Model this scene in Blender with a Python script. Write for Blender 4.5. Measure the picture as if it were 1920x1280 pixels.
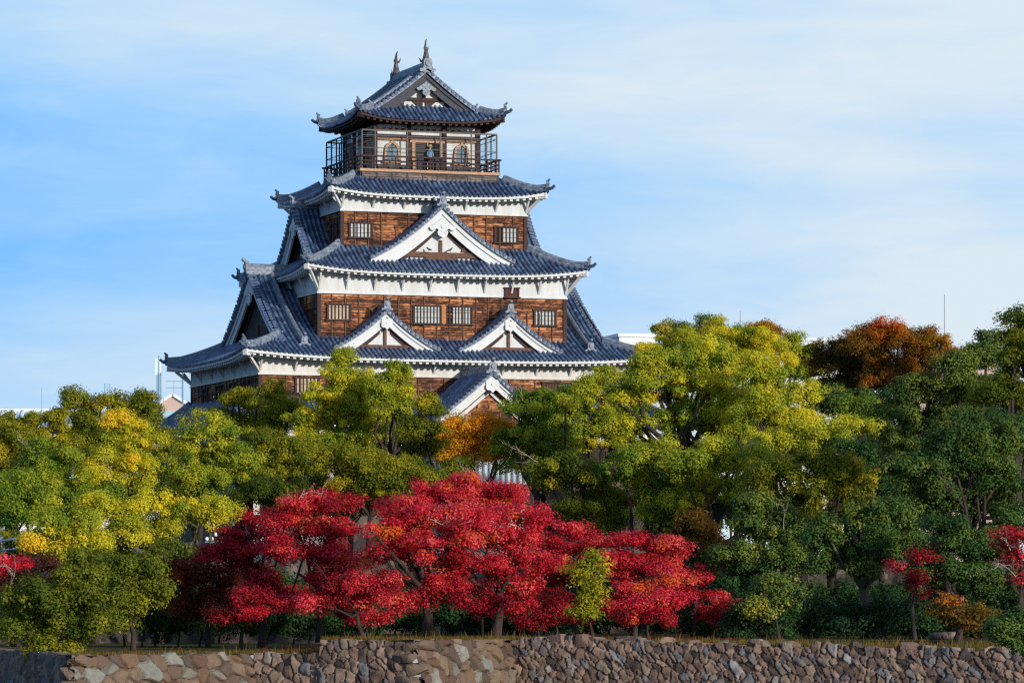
import bpy, math, random
import numpy as np
from mathutils import Vector, Matrix

SC = bpy.context.scene
for o in list(bpy.data.objects):
    bpy.data.objects.remove(o)
COL = SC.collection
PI = math.pi
# ------------------------------------------------------------------ camera
F, CX, HY = 8000.0, 960.0, 1150.0          # focal length / principal column / horizon row, photo pixels
cam_d = bpy.data.cameras.new("Camera")
cam = bpy.data.objects.new("Camera", cam_d)
COL.objects.link(cam)
cam.location = (0, 0, 0)
cam.rotation_euler = (math.radians(90), 0, 0)
cam_d.sensor_width = 36.0
cam_d.lens = 36.0 * F / 1920.0
cam_d.shift_y = (HY - 640.0) / 1920.0
cam_d.clip_start = 1.0
cam_d.clip_end = 9000.0
SC.camera = cam
# ------------------------------------------------------------------ sun, sky, exposure
SUN_AZ, SUN_EL = math.radians(40), math.radians(15)
sdir = Vector((math.sin(SUN_AZ) * math.cos(SUN_EL), -math.cos(SUN_AZ) * math.cos(SUN_EL), math.sin(SUN_EL)))
sun_d = bpy.data.lights.new("Sun", 'SUN')
sun_d.energy = 3.7
sun_d.angle = math.radians(2.2)
sun_d.color = (1.0, 0.94, 0.84)
sun = bpy.data.objects.new("Sun", sun_d)
COL.objects.link(sun)
sun.location = sdir * 300
sun.rotation_euler = sdir.to_track_quat('Z', 'Y').to_euler()
SC.view_settings.view_transform = 'Standard'
SC.view_settings.look = 'None'
SC.view_settings.gamma = 1.0
SC.view_settings.exposure = 0.26
SC.cycles.use_denoising = False
SC.cycles.filter_width = 1.25
SC.cycles.sample_clamp_indirect = 4.0
SC.cycles.max_bounces = 6
SC.cycles.diffuse_bounces = 3
SC.cycles.glossy_bounces = 2
SC.cycles.transmission_bounces = 4
SC.cycles.transparent_max_bounces = 8

W = bpy.data.worlds.new("World")
SC.world = W
W.use_nodes = True


class NT:
    """small node-tree helper"""
    def __init__(s, tree):
        s.t = tree; s.n = tree.nodes; s.l = tree.links
        s.n.clear()

    def add(s, typ, ins=None, **kw):
        nd = s.n.new(typ)
        for k, v in kw.items():
            setattr(nd, k, v)
        for k, v in (ins or {}).items():
            if isinstance(v, bpy.types.NodeSocket):
                s.l.new(v, nd.inputs[k])
            else:
                nd.inputs[k].default_value = v
        return nd

    def math(s, op, a, b=0.0, c=None, clamp=False):
        ins = {0: a, 1: b}
        if c is not None:
            ins[2] = c
        return s.add('ShaderNodeMath', ins, operation=op, use_clamp=clamp).outputs[0]

    def ramp(s, fac, pts, interp='LINEAR'):
        nd = s.add('ShaderNodeValToRGB', {0: fac})
        cr = nd.color_ramp
        cr.interpolation = interp
        while len(cr.elements) < len(pts):
            cr.elements.new(0.5)
        for e, (p, c) in zip(cr.elements, pts):
            e.position = p
            e.color = (c[0], c[1], c[2], 1) if not isinstance(c, (int, float)) else (c, c, c, 1)
        return nd.outputs[0]

    def mix(s, fac, a, b, mode='MIX'):
        nd = s.n.new('ShaderNodeMix'); nd.data_type = 'RGBA'; nd.blend_type = mode
        for i, v in ((0, fac), (6, a), (7, b)):
            if isinstance(v, bpy.types.NodeSocket):
                s.l.new(v, nd.inputs[i])
            else:
                nd.inputs[i].default_value = (v[0], v[1], v[2], 1) if isinstance(v, (tuple, list)) else v
        return nd.outputs[2]

    def noise(s, vec, scale, detail=3.0, rough=0.55, dist=0.0):
        return s.add('ShaderNodeTexNoise', {'Vector': vec, 'Scale': scale, 'Detail': detail,
                                            'Roughness': rough, 'Distortion': dist}).outputs[0]

    def scale(s, vec, sc, loc=(0, 0, 0)):
        return s.add('ShaderNodeMapping', {'Vector': vec, 'Scale': sc, 'Location': loc}).outputs[0]


def world():
    t = NT(W.node_tree)
    tc = t.add('ShaderNodeTexCoord').outputs['Generated']
    sky = t.add('ShaderNodeTexSky', sky_type='NISHITA', sun_disc=False, sun_elevation=SUN_EL,
                sun_rotation=PI - SUN_AZ, altitude=20.0, air_density=1.0, dust_density=0.6, ozone_density=1.6)
    skyc = t.mix(1.0, sky.outputs[0], (0.15, 0.15, 0.15), 'MULTIPLY')
    sep = t.add('ShaderNodeSeparateXYZ', {0: tc})
    x, z = sep.outputs[0], sep.outputs[2]
    # low sky, a few degrees above the horizon: streaky thin cloud over blue
    v1 = t.scale(tc, (9.0, 2.0, 46.0), (3.1, 0.4, 1.7))
    n1 = t.noise(v1, 1.0, 5.0, 0.55, 0.4)
    v2 = t.scale(tc, (4.0, 1.0, 15.0), (7.4, 2.0, 5.2))
    n2 = t.noise(v2, 1.0, 3.0, 0.5, 0.6)
    grad = t.math('MULTIPLY_ADD', x, 2.6, t.math('MULTIPLY_ADD', z, 1.0, 0.51))
    grad = t.math('ADD', grad, t.math('MULTIPLY_ADD', t.math('ABSOLUTE', t.math('SUBTRACT', z, 0.100)), 6.0, -0.16))
    s = t.math('ADD', grad, t.math('MULTIPLY_ADD', n1, 0.75, -0.375))
    n3 = t.noise(t.scale(tc, (28.0, 4.0, 120.0), (1.0, 0.2, 9.0)), 1.0, 6.0, 0.62, 1.2)
    s = t.math('ADD', s, t.math('MULTIPLY_ADD', n3, 0.36, -0.18))
    s = t.math('ADD', s, t.math('MULTIPLY_ADD', n2, 1.3, -0.65), clamp=True)
    low = t.ramp(s, [(0.0, (0.165, 0.44, 0.86)), (0.35, (0.29, 0.53, 0.83)), (0.7, (0.45, 0.62, 0.79)),
                     (1.0, (0.60, 0.69, 0.76))])
    f = t.math('SMOOTH_MIN', t.math('MULTIPLY', t.math('SUBTRACT', z, 0.17), 5.0, clamp=True), 1.0, 0.01, clamp=True)
    full = t.mix(f, low, skyc)
    below = t.math('MULTIPLY', z, -40.0, clamp=True)
    full = t.mix(below, full, (0.10, 0.11, 0.10))
    bg = t.add('ShaderNodeBackground', {'Color': full, 'Strength': 1.0})
    out = t.add('ShaderNodeOutputWorld')
    t.l.new(bg.outputs[0], out.inputs[0])


world()

# ------------------------------------------------------------------ helpers
def P(px, py, d):
    """world point seen at photo pixel (px,py) at distance d"""
    return Vector(((px - CX) / F * d, d, (HY - py) / F * d))


def tag(o, label=None, cat=None, group=None, kind=None):
    if label: o['label'] = label
    if cat: o['category'] = cat
    if group: o['group'] = group
    if kind: o['kind'] = kind
    return o


def empty(name, loc, rz=0.0, **kw):
    o = bpy.data.objects.new(name, None)
    COL.objects.link(o)
    o.empty_display_size = 0.5
    o.location = loc
    o.rotation_euler = (0, 0, rz)
    return tag(o, **kw)


MATS = {}


def mat(name, fn):
    m = bpy.data.materials.new(name)
    m.use_nodes = True
    t = NT(m.node_tree)
    out = t.add('ShaderNodeOutputMaterial')
    sh = fn(t)
    t.l.new(sh, out.inputs[0])
    MATS[name] = m
    return m


def princ(t, color, rough=0.7, bump=None, bstr=0.3, bdist=0.05, spec=0.4, metal=0.0):
    ins = {'Base Color': color if isinstance(color, bpy.types.NodeSocket) else (color[0], color[1], color[2], 1),
           'Roughness': rough, 'Specular IOR Level': spec, 'Metallic': metal}
    nd = t.add('ShaderNodeBsdfPrincipled', ins)
    if bump is not None:
        b = t.add('ShaderNodeBump', {'Height': bump, 'Strength': bstr, 'Distance': bdist})
        t.l.new(b.outputs[0], nd.inputs['Normal'])
    return nd.outputs[0]


class MB:
    def __init__(s):
        s.v = []; s.f = []; s.uv = []; s.fa = []

    def vert(s, p, uv=(0, 0)):
        s.v.append((p[0], p[1], p[2])); s.uv.append(uv)
        return len(s.v) - 1

    def face(s, *idx):
        s.f.append(tuple(idx))

    def box(s, c, size, rot=None, uvs=1.0):
        """box centred at c; rot = 3x3 matrix of axes (columns)"""
        hx, hy, hz = size[0] / 2, size[1] / 2, size[2] / 2
        R = rot if rot is not None else Matrix.Identity(3)
        c = Vector(c)
        for ax in range(3):
            for sg in (-1, 1):
                a1, a2 = (ax + 1) % 3, (ax + 2) % 3
                h = (hx, hy, hz)
                q = []
                for (i, j) in ((-1, -1), (1, -1), (1, 1), (-1, 1)):
                    p = [0, 0, 0]
                    p[ax] = sg * h[ax]; p[a1] = i * h[a1]; p[a2] = j * h[a2]
                    if ax == 2: uv = (p[0], p[1])
                    elif ax == 0: uv = (p[1], p[2])
                    else: uv = (p[0], p[2])
                    w = c + R @ Vector(p)
                    q.append(s.vert(w, (uv[0] + c[0] + c[1] * .7, uv[1] + c[2])))
                s.f.append(tuple(q) if sg > 0 else tuple(reversed(q)))

    def beam(s, a, b, w, h, up=Vector((0, 0, 1))):
        a, b = Vector(a), Vector(b)
        d = (b - a)
        L = d.length
        d.normalize()
        side = d.cross(up)
        if side.length < 1e-4:
            side = Vector((1, 0, 0))
        side.normalize()
        u2 = side.cross(d)
        R = Matrix((d, side, u2)).transposed()
        s.box((a + b) / 2, (L, w, h), R)

    def sweep(s, pts, prof, ups=None, caps=True, closed_prof=True):
        """prof: list of (side, up); path pts; frame from horizontal side vector"""
        n = len(pts); m = len(prof)
        pts = [Vector(p) for p in pts]
        rows = []
        L = 0
        for i in range(n):
            t = pts[min(i + 1, n - 1)] - pts[max(i - 1, 0)]
            t.normalize()
            if i: L += (pts[i] - pts[i - 1]).length
            up0 = ups if ups is not None else Vector((0, 0, 1))
            sd = t.cross(up0)
            if sd.length < 1e-5: sd = Vector((1, 0, 0))
            sd.normalize()
            u = sd.cross(t)
            acc = 0
            row = []
            for k, (a, b) in enumerate(prof):
                row.append(s.vert(pts[i] + sd * a + u * b, (L, k * 0.1)))
            rows.append(row)
        mm = m if closed_prof else m - 1
        for i in range(n - 1):
            for k in range(mm):
                k2 = (k + 1) % m
                s.f.append((rows[i][k], rows[i][k2], rows[i + 1][k2], rows[i + 1][k]))
        if caps and closed_prof:
            s.f.append(tuple(rows[0])); s.f.append(tuple(reversed(rows[-1])))

    def tube(s, pts, rad, sides=6, caps=True):
        n = len(pts)
        pts = [Vector(p) for p in pts]
        if not isinstance(rad, (list, tuple)): rad = [rad] * n
        rows = []
        ref = Vector((0.3, 0.9, 0.2))
        L = 0
        for i in range(n):
            t = pts[min(i + 1, n - 1)] - pts[max(i - 1, 0)]
            if t.length < 1e-6: t = Vector((0, 0, 1))
            t.normalize()
            if i: L += (pts[i] - pts[i - 1]).length
            a = t.cross(ref)
            if a.length < 0.05: a = t.cross(Vector((1, 0, 0)))
            a.normalize(); b = t.cross(a)
            rows.append([s.vert(pts[i] + (a * math.cos(2 * PI * k / sides) + b * math.sin(2 * PI * k / sides)) * rad[i],
                                (k / sides, L)) for k in range(sides)])
        for i in range(n - 1):
            for k in range(sides):
                k2 = (k + 1) % sides
                s.f.append((rows[i][k], rows[i][k2], rows[i + 1][k2], rows[i + 1][k]))
        if caps:
            s.f.append(tuple(reversed(rows[0]))); s.f.append(tuple(rows[-1]))

    def prism(s, poly, thick, origin, ex, ey, ez):
        """2D polygon (x,y) in the ex/ey plane, extruded by thick along ez (centred)"""
        origin = Vector(origin)
        a = [s.vert(origin + ex * x + ey * y + ez * (thick / 2), (x + origin.x, y + origin.z)) for x, y in poly]
        b = [s.vert(origin + ex * x + ey * y - ez * (thick / 2), (x + origin.x, y + origin.z)) for x, y in poly]
        n = len(poly)
        s.f.append(tuple(a)); s.f.append(tuple(reversed(b)))
        for i in range(n):
            j = (i + 1) % n
            s.f.append((a[j], a[i], b[i], b[j]))

    def strip(s, A, B, thick, ez):
        """ribbon between polylines A and B (lists of 3D points), with thickness along ez (towards -ez)"""
        n = len(A)
        fa = [s.vert(p, (p[0], p[2])) for p in A]; fb = [s.vert(p, (p[0], p[2])) for p in B]
        ba = [s.vert(Vector(p) - ez * thick, (p[0], p[2])) for p in A]
        bb = [s.vert(Vector(p) - ez * thick, (p[0], p[2])) for p in B]
        for i in range(n - 1):
            s.f.append((fa[i], fb[i], fb[i + 1], fa[i + 1]))
            s.f.append((ba[i + 1], bb[i + 1], bb[i], ba[i]))
            s.f.append((fa[i + 1], ba[i + 1], ba[i], fa[i]))
            s.f.append((fb[i], bb[i], bb[i + 1], fb[i + 1]))
        s.f.append((fa[0], ba[0], bb[0], fb[0])); s.f.append((fa[-1], fb[-1], bb[-1], ba[-1]))

    def build(s, name, material, parent=None, smooth=False, off=(0, 0, 0)):
        me = bpy.data.meshes.new(name)
        if off != (0, 0, 0):
            v = [(a - off[0], b - off[1], c - off[2]) for a, b, c in s.v]
        else:
            v = s.v
        me.from_pydata(v, [], s.f)
        uvl = me.uv_layers.new(name="UVMap")
        li = np.empty(len(me.loops), dtype=np.int32)
        me.loops.foreach_get('vertex_index', li)
        uv = np.array(s.uv, dtype=np.float32)[li]
        uvl.data.foreach_set('uv', uv.ravel())
        me.materials.append(MATS[material])
        if s.fa:
            at = me.attributes.new('tint', 'FLOAT', 'FACE')
            at.data.foreach_set('value', np.array(s.fa, dtype=np.float32))
        if smooth:
            me.polygons.foreach_set('use_smooth', np.ones(len(me.polygons), dtype=bool))
        me.update()
        o = bpy.data.objects.new(name, me)
        COL.objects.link(o)
        if parent is not None:
            o.parent = parent
        return o


def np_mesh(name, verts, faces, material, tint=None, parent=None, smooth=False, nside=4):
    """verts (N,3), faces (M,nside) numpy"""
    me = bpy.data.meshes.new(name)
    nv, nf = len(verts), len(faces)
    me.vertices.add(nv)
    me.vertices.foreach_set('co', np.ascontiguousarray(verts, dtype=np.float32).ravel())
    me.loops.add(nf * nside)
    me.loops.foreach_set('vertex_index', np.ascontiguousarray(faces, dtype=np.int32).ravel())
    me.polygons.add(nf)
    me.polygons.foreach_set('loop_start', np.arange(0, nf * nside, nside, dtype=np.int32))
    if tint is not None:
        at = me.attributes.new('tint', 'FLOAT', 'FACE')
        at.data.foreach_set('value', np.ascontiguousarray(tint, dtype=np.float32))
    me.materials.append(MATS[material])
    if smooth:
        me.polygons.foreach_set('use_smooth', np.ones(nf, dtype=bool))
    me.update(calc_edges=True)
    o = bpy.data.objects.new(name, me)
    COL.objects.link(o)
    if parent is not None:
        o.parent = parent
    return o


# ------------------------------------------------------------------ materials
def m_tile(t):
    uv = t.add('ShaderNodeUVMap').outputs[0]
    sep = t.add('ShaderNodeSeparateXYZ', {0: uv})
    fu = t.math('FLOOR', sep.outputs[0]); fv = t.math('FLOOR', sep.outputs[1])
    cell = t.add('ShaderNodeCombineXYZ', {0: fu, 1: fv})
    wn = t.add('ShaderNodeTexWhiteNoise', {'Vector': cell.outputs[0]}, noise_dimensions='3D').outputs[0]
    ob = t.add('ShaderNodeTexCoord').outputs['Object']
    n = t.noise(ob, 0.7, 4.0)
    n2 = t.noise(ob, 14.0, 3.0)
    f = t.math('ADD', t.math('MULTIPLY', wn, 0.5), t.math('MULTIPLY', n, 0.5))
    c = t.ramp(f, [(0.1, (0.016, 0.028, 0.066)), (0.42, (0.042, 0.072, 0.148)), (0.68, (0.09, 0.138, 0.24)), (0.92, (0.22, 0.28, 0.38))])
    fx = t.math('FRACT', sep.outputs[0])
    c = t.mix(1.0, c, t.ramp(fx, [(0.2, (0.5, 0.5, 0.52)), (0.35, (1.2, 1.2, 1.15))]), 'MULTIPLY')  # pans darkened, rolls lightened: shade between the rolls put into the colour
    c = t.mix(t.ramp(n2, [(0.62, 0.0), (0.76, 0.55)]), c, (0.22, 0.25, 0.29))
    fr = t.math('FRACT', sep.outputs[1])
    bump = t.math('ADD', t.math('MULTIPLY', fr, -1.0), t.math('MULTIPLY', n2, 0.35))
    return princ(t, c, 0.34, bump, 0.55, 0.03, 0.7)


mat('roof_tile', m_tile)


def m_ridge(t):
    ob = t.add('ShaderNodeTexCoord').outputs['Object']
    n = t.noise(ob, 5.0, 4.0)
    wv = t.noise(t.scale(ob, (1, 1, 26)), 1.2, 2.0)
    c = t.ramp(t.math('ADD', t.math('MULTIPLY', n, .6), t.math('MULTIPLY', wv, .4)),
               [(0.3, (0.045, 0.062, 0.105)), (0.5, (0.14, 0.17, 0.22)), (0.7, (0.36, 0.39, 0.43))])
    return princ(t, c, 0.5, wv, 0.4, 0.03)


mat('ridge_tile', m_ridge)


def m_plaster(base, dirt):
    def fn(t):
        ob = t.add('ShaderNodeTexCoord').outputs['Object']
        n = t.noise(t.scale(ob, (1.6, 1.6, 0.5)), 1.0, 5.0, 0.6)
        n2 = t.noise(ob, 9.0, 4.0, 0.6)
        c = t.mix(t.ramp(n, [(0.42, 0.0), (0.75, 0.75)]), base, dirt)
        c = t.mix(t.ramp(n2, [(0.55, 0.0), (0.8, 0.35)]), c, dirt)
        n3 = t.noise(t.scale(ob, (5.0, 5.0, 0.35)), 1.0, 5.0, 0.65)
        c = t.mix(t.ramp(n3, [(0.52, 0.0), (0.75, 0.32)]), c, (dirt[0] * .8, dirt[1] * .8, dirt[2] * .8))
        return princ(t, c, 0.85, n2, 0.12, 0.02, 0.25)
    return fn


mat('white_plaster', m_plaster((0.585, 0.60, 0.615), (0.42, 0.40, 0.36)))
mat('shaded_plaster', m_plaster((0.60, 0.58, 0.55), (0.42, 0.39, 0.35)))  # plaster toned greyer for the band shaded by the second roof
mat('white_paint', m_plaster((0.60, 0.615, 0.635), (0.50, 0.50, 0.48)))


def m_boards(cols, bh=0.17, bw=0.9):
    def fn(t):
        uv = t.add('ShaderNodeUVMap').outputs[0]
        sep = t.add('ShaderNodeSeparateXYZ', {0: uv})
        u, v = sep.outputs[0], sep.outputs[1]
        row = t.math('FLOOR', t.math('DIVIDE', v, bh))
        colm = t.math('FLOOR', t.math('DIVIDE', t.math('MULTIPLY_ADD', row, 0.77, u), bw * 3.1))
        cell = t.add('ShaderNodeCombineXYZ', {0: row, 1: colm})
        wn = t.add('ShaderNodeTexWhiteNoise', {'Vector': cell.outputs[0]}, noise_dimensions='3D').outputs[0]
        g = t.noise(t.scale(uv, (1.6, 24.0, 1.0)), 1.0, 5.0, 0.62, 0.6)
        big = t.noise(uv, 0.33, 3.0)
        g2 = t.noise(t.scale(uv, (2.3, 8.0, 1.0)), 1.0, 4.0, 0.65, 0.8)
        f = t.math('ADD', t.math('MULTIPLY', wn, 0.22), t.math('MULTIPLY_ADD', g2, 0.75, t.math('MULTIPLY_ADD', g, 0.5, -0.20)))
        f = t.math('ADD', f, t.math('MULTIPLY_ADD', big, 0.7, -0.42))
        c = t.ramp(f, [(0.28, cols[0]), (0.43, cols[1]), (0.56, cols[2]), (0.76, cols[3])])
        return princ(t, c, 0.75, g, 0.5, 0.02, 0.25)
    return fn


mat('weathered_boards', m_boards([(0.014, 0.008, 0.008), (0.095, 0.033, 0.017), (0.36, 0.135, 0.052), (0.66, 0.37, 0.19)]))
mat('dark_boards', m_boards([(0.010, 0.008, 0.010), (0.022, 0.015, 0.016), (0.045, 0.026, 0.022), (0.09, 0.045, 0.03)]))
mat('grey_boards', m_boards([(0.05, 0.035, 0.032), (0.11, 0.08, 0.07), (0.20, 0.15, 0.13), (0.30, 0.22, 0.18)]))


def m_wood(c0, c1):
    def fn(t):
        ob = t.add('ShaderNodeTexCoord').outputs['Object']
        n = t.noise(t.scale(ob, (3, 3, 9)), 1.5, 5.0, 0.6, 0.5)
        return princ(t, t.ramp(n, [(0.3, c0), (0.7, c1)]), 0.7, n, 0.3, 0.02, 0.3)
    return fn


mat('dark_timber', m_wood((0.018, 0.009, 0.011), (0.05, 0.022, 0.02)))
mat('brown_timber', m_wood((0.035, 0.015, 0.010), (0.17, 0.075, 0.04)))
mat('orange_timber', m_wood((0.30, 0.10, 0.03), (0.5, 0.2, 0.06)))
mat('pale_timber', m_wood((0.28, 0.15, 0.085), (0.55, 0.34, 0.21)))
mat('grey_timber', m_wood((0.022, 0.024, 0.034), (0.06, 0.062, 0.08)))
mat('black_iron', lambda t: princ(t, (0.012, 0.010, 0.013), 0.5))
mat('shoji_paper', m_plaster((0.44, 0.48, 0.49), (0.32, 0.31, 0.28)))
mat('shutter_wood', m_wood((0.28, 0.20, 0.14), (0.55, 0.43, 0.31)))
mat('red_shutter', m_wood((0.03, 0.008, 0.008), (0.11, 0.03, 0.022)))
mat('blue_slats', m_wood((0.03, 0.06, 0.08), (0.09, 0.15, 0.19)))


def m_glass(t):
    n = t.noise(t.add('ShaderNodeTexCoord').outputs['Object'], 2.0)
    return princ(t, t.ramp(n, [(0.3, (0.03, 0.07, 0.11)), (0.7, (0.09, 0.20, 0.29))]), 0.12, spec=0.8)


mat('dark_glass', m_glass)
mat('dark_room', lambda t: princ(t, (0.006, 0.006, 0.008), 0.9))  # near-black sheet painted for the unlit space behind windows and door


def m_bronze(t):
    n = t.noise(t.add('ShaderNodeTexCoord').outputs['Object'], 9.0, 4.0)
    return princ(t, t.ramp(n, [(0.35, (0.03, 0.025, 0.035)), (0.6, (0.11, 0.09, 0.10)), (0.75, (0.26, 0.23, 0.23))]), 0.55, n, 0.6, 0.05)


mat('fish_bronze', m_bronze)


def m_leaf(pts, trans=0.48, var=0.5):
    def fn(t):
        a = t.add('ShaderNodeAttribute', attribute_name='tint').outputs['Fac']
        c = t.ramp(a, pts)
        p = t.add('ShaderNodeBsdfPrincipled', {'Base Color': c, 'Roughness': 0.55, 'Specular IOR Level': 0.14})
        tr = t.add('ShaderNodeBsdfTranslucent', {'Color': c})
        return t.add('ShaderNodeMixShader', {0: trans, 1: p.outputs[0], 2: tr.outputs[0]}).outputs[0]
    return fn


mat('camphor_leaf', m_leaf([(0.0, (0.075, 0.162, 0.017)), (0.3, (0.231, 0.313, 0.026)), (0.6, (0.565, 0.530, 0.034)),
                            (0.82, (0.850, 0.705, 0.034)), (1.0, (0.850, 0.530, 0.032))]))
mat('green_leaf', m_leaf([(0.0, (0.053, 0.092, 0.012)), (0.35, (0.151, 0.183, 0.016)), (0.65, (0.360, 0.337, 0.018)),
                          (0.88, (0.624, 0.459, 0.021)), (1.0, (0.850, 0.540, 0.021))]))
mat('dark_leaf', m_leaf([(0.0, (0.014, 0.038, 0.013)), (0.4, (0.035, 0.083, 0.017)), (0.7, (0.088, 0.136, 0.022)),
                         (0.92, (0.207, 0.223, 0.029)), (1.0, (0.399, 0.303, 0.032))], 0.18))  # evergreen green, deepened in colour for the shade at lower right
mat('olive_leaf', m_leaf([(0.0, (0.067, 0.075, 0.014)), (0.35, (0.194, 0.164, 0.020)), (0.65, (0.374, 0.269, 0.021)),
                          (0.9, (0.598, 0.374, 0.022)), (1.0, (0.747, 0.329, 0.021))]))
mat('orange_leaf', m_leaf([(0.0, (0.253, 0.127, 0.014)), (0.35, (0.601, 0.300, 0.018)), (0.7, (0.850, 0.428, 0.019)),
                           (1.0, (0.850, 0.316, 0.019))]))
mat('russet_leaf', m_leaf([(0.0, (0.048, 0.047, 0.012)), (0.3, (0.118, 0.085, 0.016)), (0.55, (0.262, 0.131, 0.016)),
                           (0.8, (0.580, 0.179, 0.016)), (1.0, (0.718, 0.110, 0.019))]))
mat('red_leaf', m_leaf([(0.0, (0.13, 0.012, 0.012)), (0.25, (0.34, 0.015, 0.022)), (0.5, (0.64, 0.022, 0.042)), (0.72, (0.82, 0.05, 0.085)),
                        (0.88, (0.85, 0.15, 0.17)), (1.0, (0.78, 0.17, 0.025))]))
mat('brown_leaf', m_leaf([(0.0, (0.028, 0.013, 0.009)), (0.4, (0.07, 0.027, 0.014)), (0.75, (0.15, 0.04, 0.018)),
                          (1.0, (0.26, 0.055, 0.02))]))


def m_bark(c0, c1):
    def fn(t):
        ob = t.add('ShaderNodeTexCoord').outputs['Object']
        n = t.noise(t.scale(ob, (4, 4, 1.2)), 1.5, 5.0, 0.6)
        return princ(t, t.ramp(n, [(0.3, c0), (0.7, c1)]), 0.85, n, 0.6, 0.05, 0.2)
    return fn


mat('dark_bark', m_bark((0.018, 0.012, 0.010), (0.06, 0.042, 0.035)))
mat('green_bark', m_bark((0.035, 0.038, 0.022), (0.12, 0.115, 0.07)))
mat('pale_twig', m_bark((0.25, 0.21, 0.17), (0.48, 0.42, 0.36)))


def m_stone(pts):
    def fn(t):
        a = t.add('ShaderNodeAttribute', attribute_name='tint').outputs['Fac']
        ob = t.add('ShaderNodeTexCoord').outputs['Object']
        n = t.noise(ob, 3.4, 6.0, 0.65)
        n2 = t.noise(ob, 16.0, 4.0, 0.65)
        c = t.ramp(a, pts, 'LINEAR')
        c = t.mix(t.ramp(n, [(0.45, 0.0), (0.7, 0.5)]), c, (0.075, 0.062, 0.052))
        c = t.mix(t.ramp(n2, [(0.60, 0.0), (0.75, 0.5)]), c, (0.40, 0.38, 0.34))
        return princ(t, c, 0.85, t.math('ADD', n, n2), 0.6, 0.06, 0.25)
    return fn


mat('warm_stone', m_stone([(0.0, (0.053, 0.040, 0.032)), (0.2, (0.123, 0.077, 0.055)), (0.4, (0.176, 0.119, 0.081)), (0.55, (0.075, 0.037, 0.028)),
                           (0.7, (0.202, 0.128, 0.070)), (0.85, (0.150, 0.158, 0.132)), (1.0, (0.264, 0.242, 0.211))]))
mat('brown_stone', m_stone([(0.0, (0.034, 0.025, 0.022)), (0.25, (0.185, 0.112, 0.081)), (0.5, (0.280, 0.185, 0.134)), (0.7, (0.134, 0.078, 0.058)),
                            (0.87, (0.129, 0.129, 0.140)), (0.95, (0.235, 0.157, 0.095)), (1.0, (0.269, 0.246, 0.246))]))
mat('dark_stone', m_stone([(0.0, (0.022, 0.019, 0.018)), (0.5, (0.075, 0.055, 0.045)), (1.0, (0.14, 0.11, 0.095))]))  # stone coloured darker for the shadow behind the trees


def m_ground(c0, c1, c2):
    def fn(t):
        ob = t.add('ShaderNodeTexCoord').outputs['Object']
        n = t.noise(ob, 0.35, 6.0, 0.6)
        n2 = t.noise(ob, 6.0, 4.0, 0.6)
        c = t.mix(t.ramp(n, [(0.35, 0.0), (0.65, 1.0)]), c0, c1)
        c = t.mix(t.ramp(n2, [(0.5, 0.0), (0.75, 0.8)]), c, c2)
        return princ(t, c, 0.95, n2, 0.6, 0.05, 0.1)
    return fn


mat('turf', m_ground((0.035, 0.042, 0.010), (0.11, 0.065, 0.018), (0.025, 0.022, 0.010)))
mat('soil', m_ground((0.06, 0.045, 0.03), (0.045, 0.05, 0.018), (0.10, 0.075, 0.05)))
mat('grass_blade', m_leaf([(0.0, (0.03, 0.045, 0.008)), (0.5, (0.10, 0.075, 0.012)), (1.0, (0.24, 0.13, 0.03))], 0.3))
mat('moat_water', lambda t: princ(t, (0.02, 0.03, 0.025), 0.06, t.noise(t.scale(t.add('ShaderNodeTexCoord').outputs['Object'], (1, 1.8, 1)), 1.2), 0.25, 0.1, 0.5))


def m_facade(wall, glass, su, sv):
    def fn(t):
        uv = t.add('ShaderNodeTexCoord').outputs['Object']
        n = t.noise(uv, 0.2, 3.0)
        return princ(t, t.mix(n, wall, (wall[0] * .86, wall[1] * .86, wall[2] * .86)), 0.8, spec=0.3)
    return fn


mat('cream_wall', m_facade((0.66, 0.60, 0.52), None, 1, 1))
mat('pink_wall', m_facade((0.55, 0.40, 0.34), None, 1, 1))
mat('pale_wall', m_facade((0.78, 0.78, 0.76), None, 1, 1))
mat('blue_glass', lambda t: princ(t, t.mix(t.noise(t.add('ShaderNodeTexCoord').outputs['Object'], 0.15, 2.0), (0.25, 0.45, 0.52), (0.45, 0.62, 0.68)), 0.15, spec=0.8))
mat('blue_steel', lambda t: princ(t, (0.18, 0.33, 0.45), 0.5))
mat('grey_steel', lambda t: princ(t, (0.30, 0.32, 0.35), 0.45))
mat('white_steel', lambda t: princ(t, (0.78, 0.80, 0.82), 0.5))
mat('rail_metal', lambda t: princ(t, (0.24, 0.29, 0.40), 0.35, spec=0.6))
mat('shirt_blue', lambda t: princ(t, (0.10, 0.24, 0.42), 0.8))
mat('trouser_navy', lambda t: princ(t, (0.03, 0.045, 0.085), 0.85))
mat('hat_yellow', lambda t: princ(t, (0.48, 0.38, 0.14), 0.8))
mat('skin', lambda t: princ(t, (0.45, 0.27, 0.19), 0.6))
mat('hair_black', lambda t: princ(t, (0.012, 0.01, 0.01), 0.6))
mat('bird_grey', lambda t: princ(t, (0.06, 0.065, 0.08), 0.7))

# ------------------------------------------------------------------ castle keep
TH = math.radians(18.7)
KX, KD = -7.02, F / 27.0
Z0 = 9.6                                      # keep's floor level = top of its stone base
KEEP = empty('castle_keep', (KX, KD, Z0), TH,
             label='five-tier castle keep with navy tiled roofs, white eave bands and weathered brown boards', cat='castle')
OFF = (0, 0, Z0)


def kb(mb, name, material, parent=None, smooth=False):
    return mb.build(name, material, parent or KEEP, smooth, OFF)


V = Vector


def corner_up(a, b, c, p=3.5):
    return c * (abs(a) ** p) * (abs(b) ** p)


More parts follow.
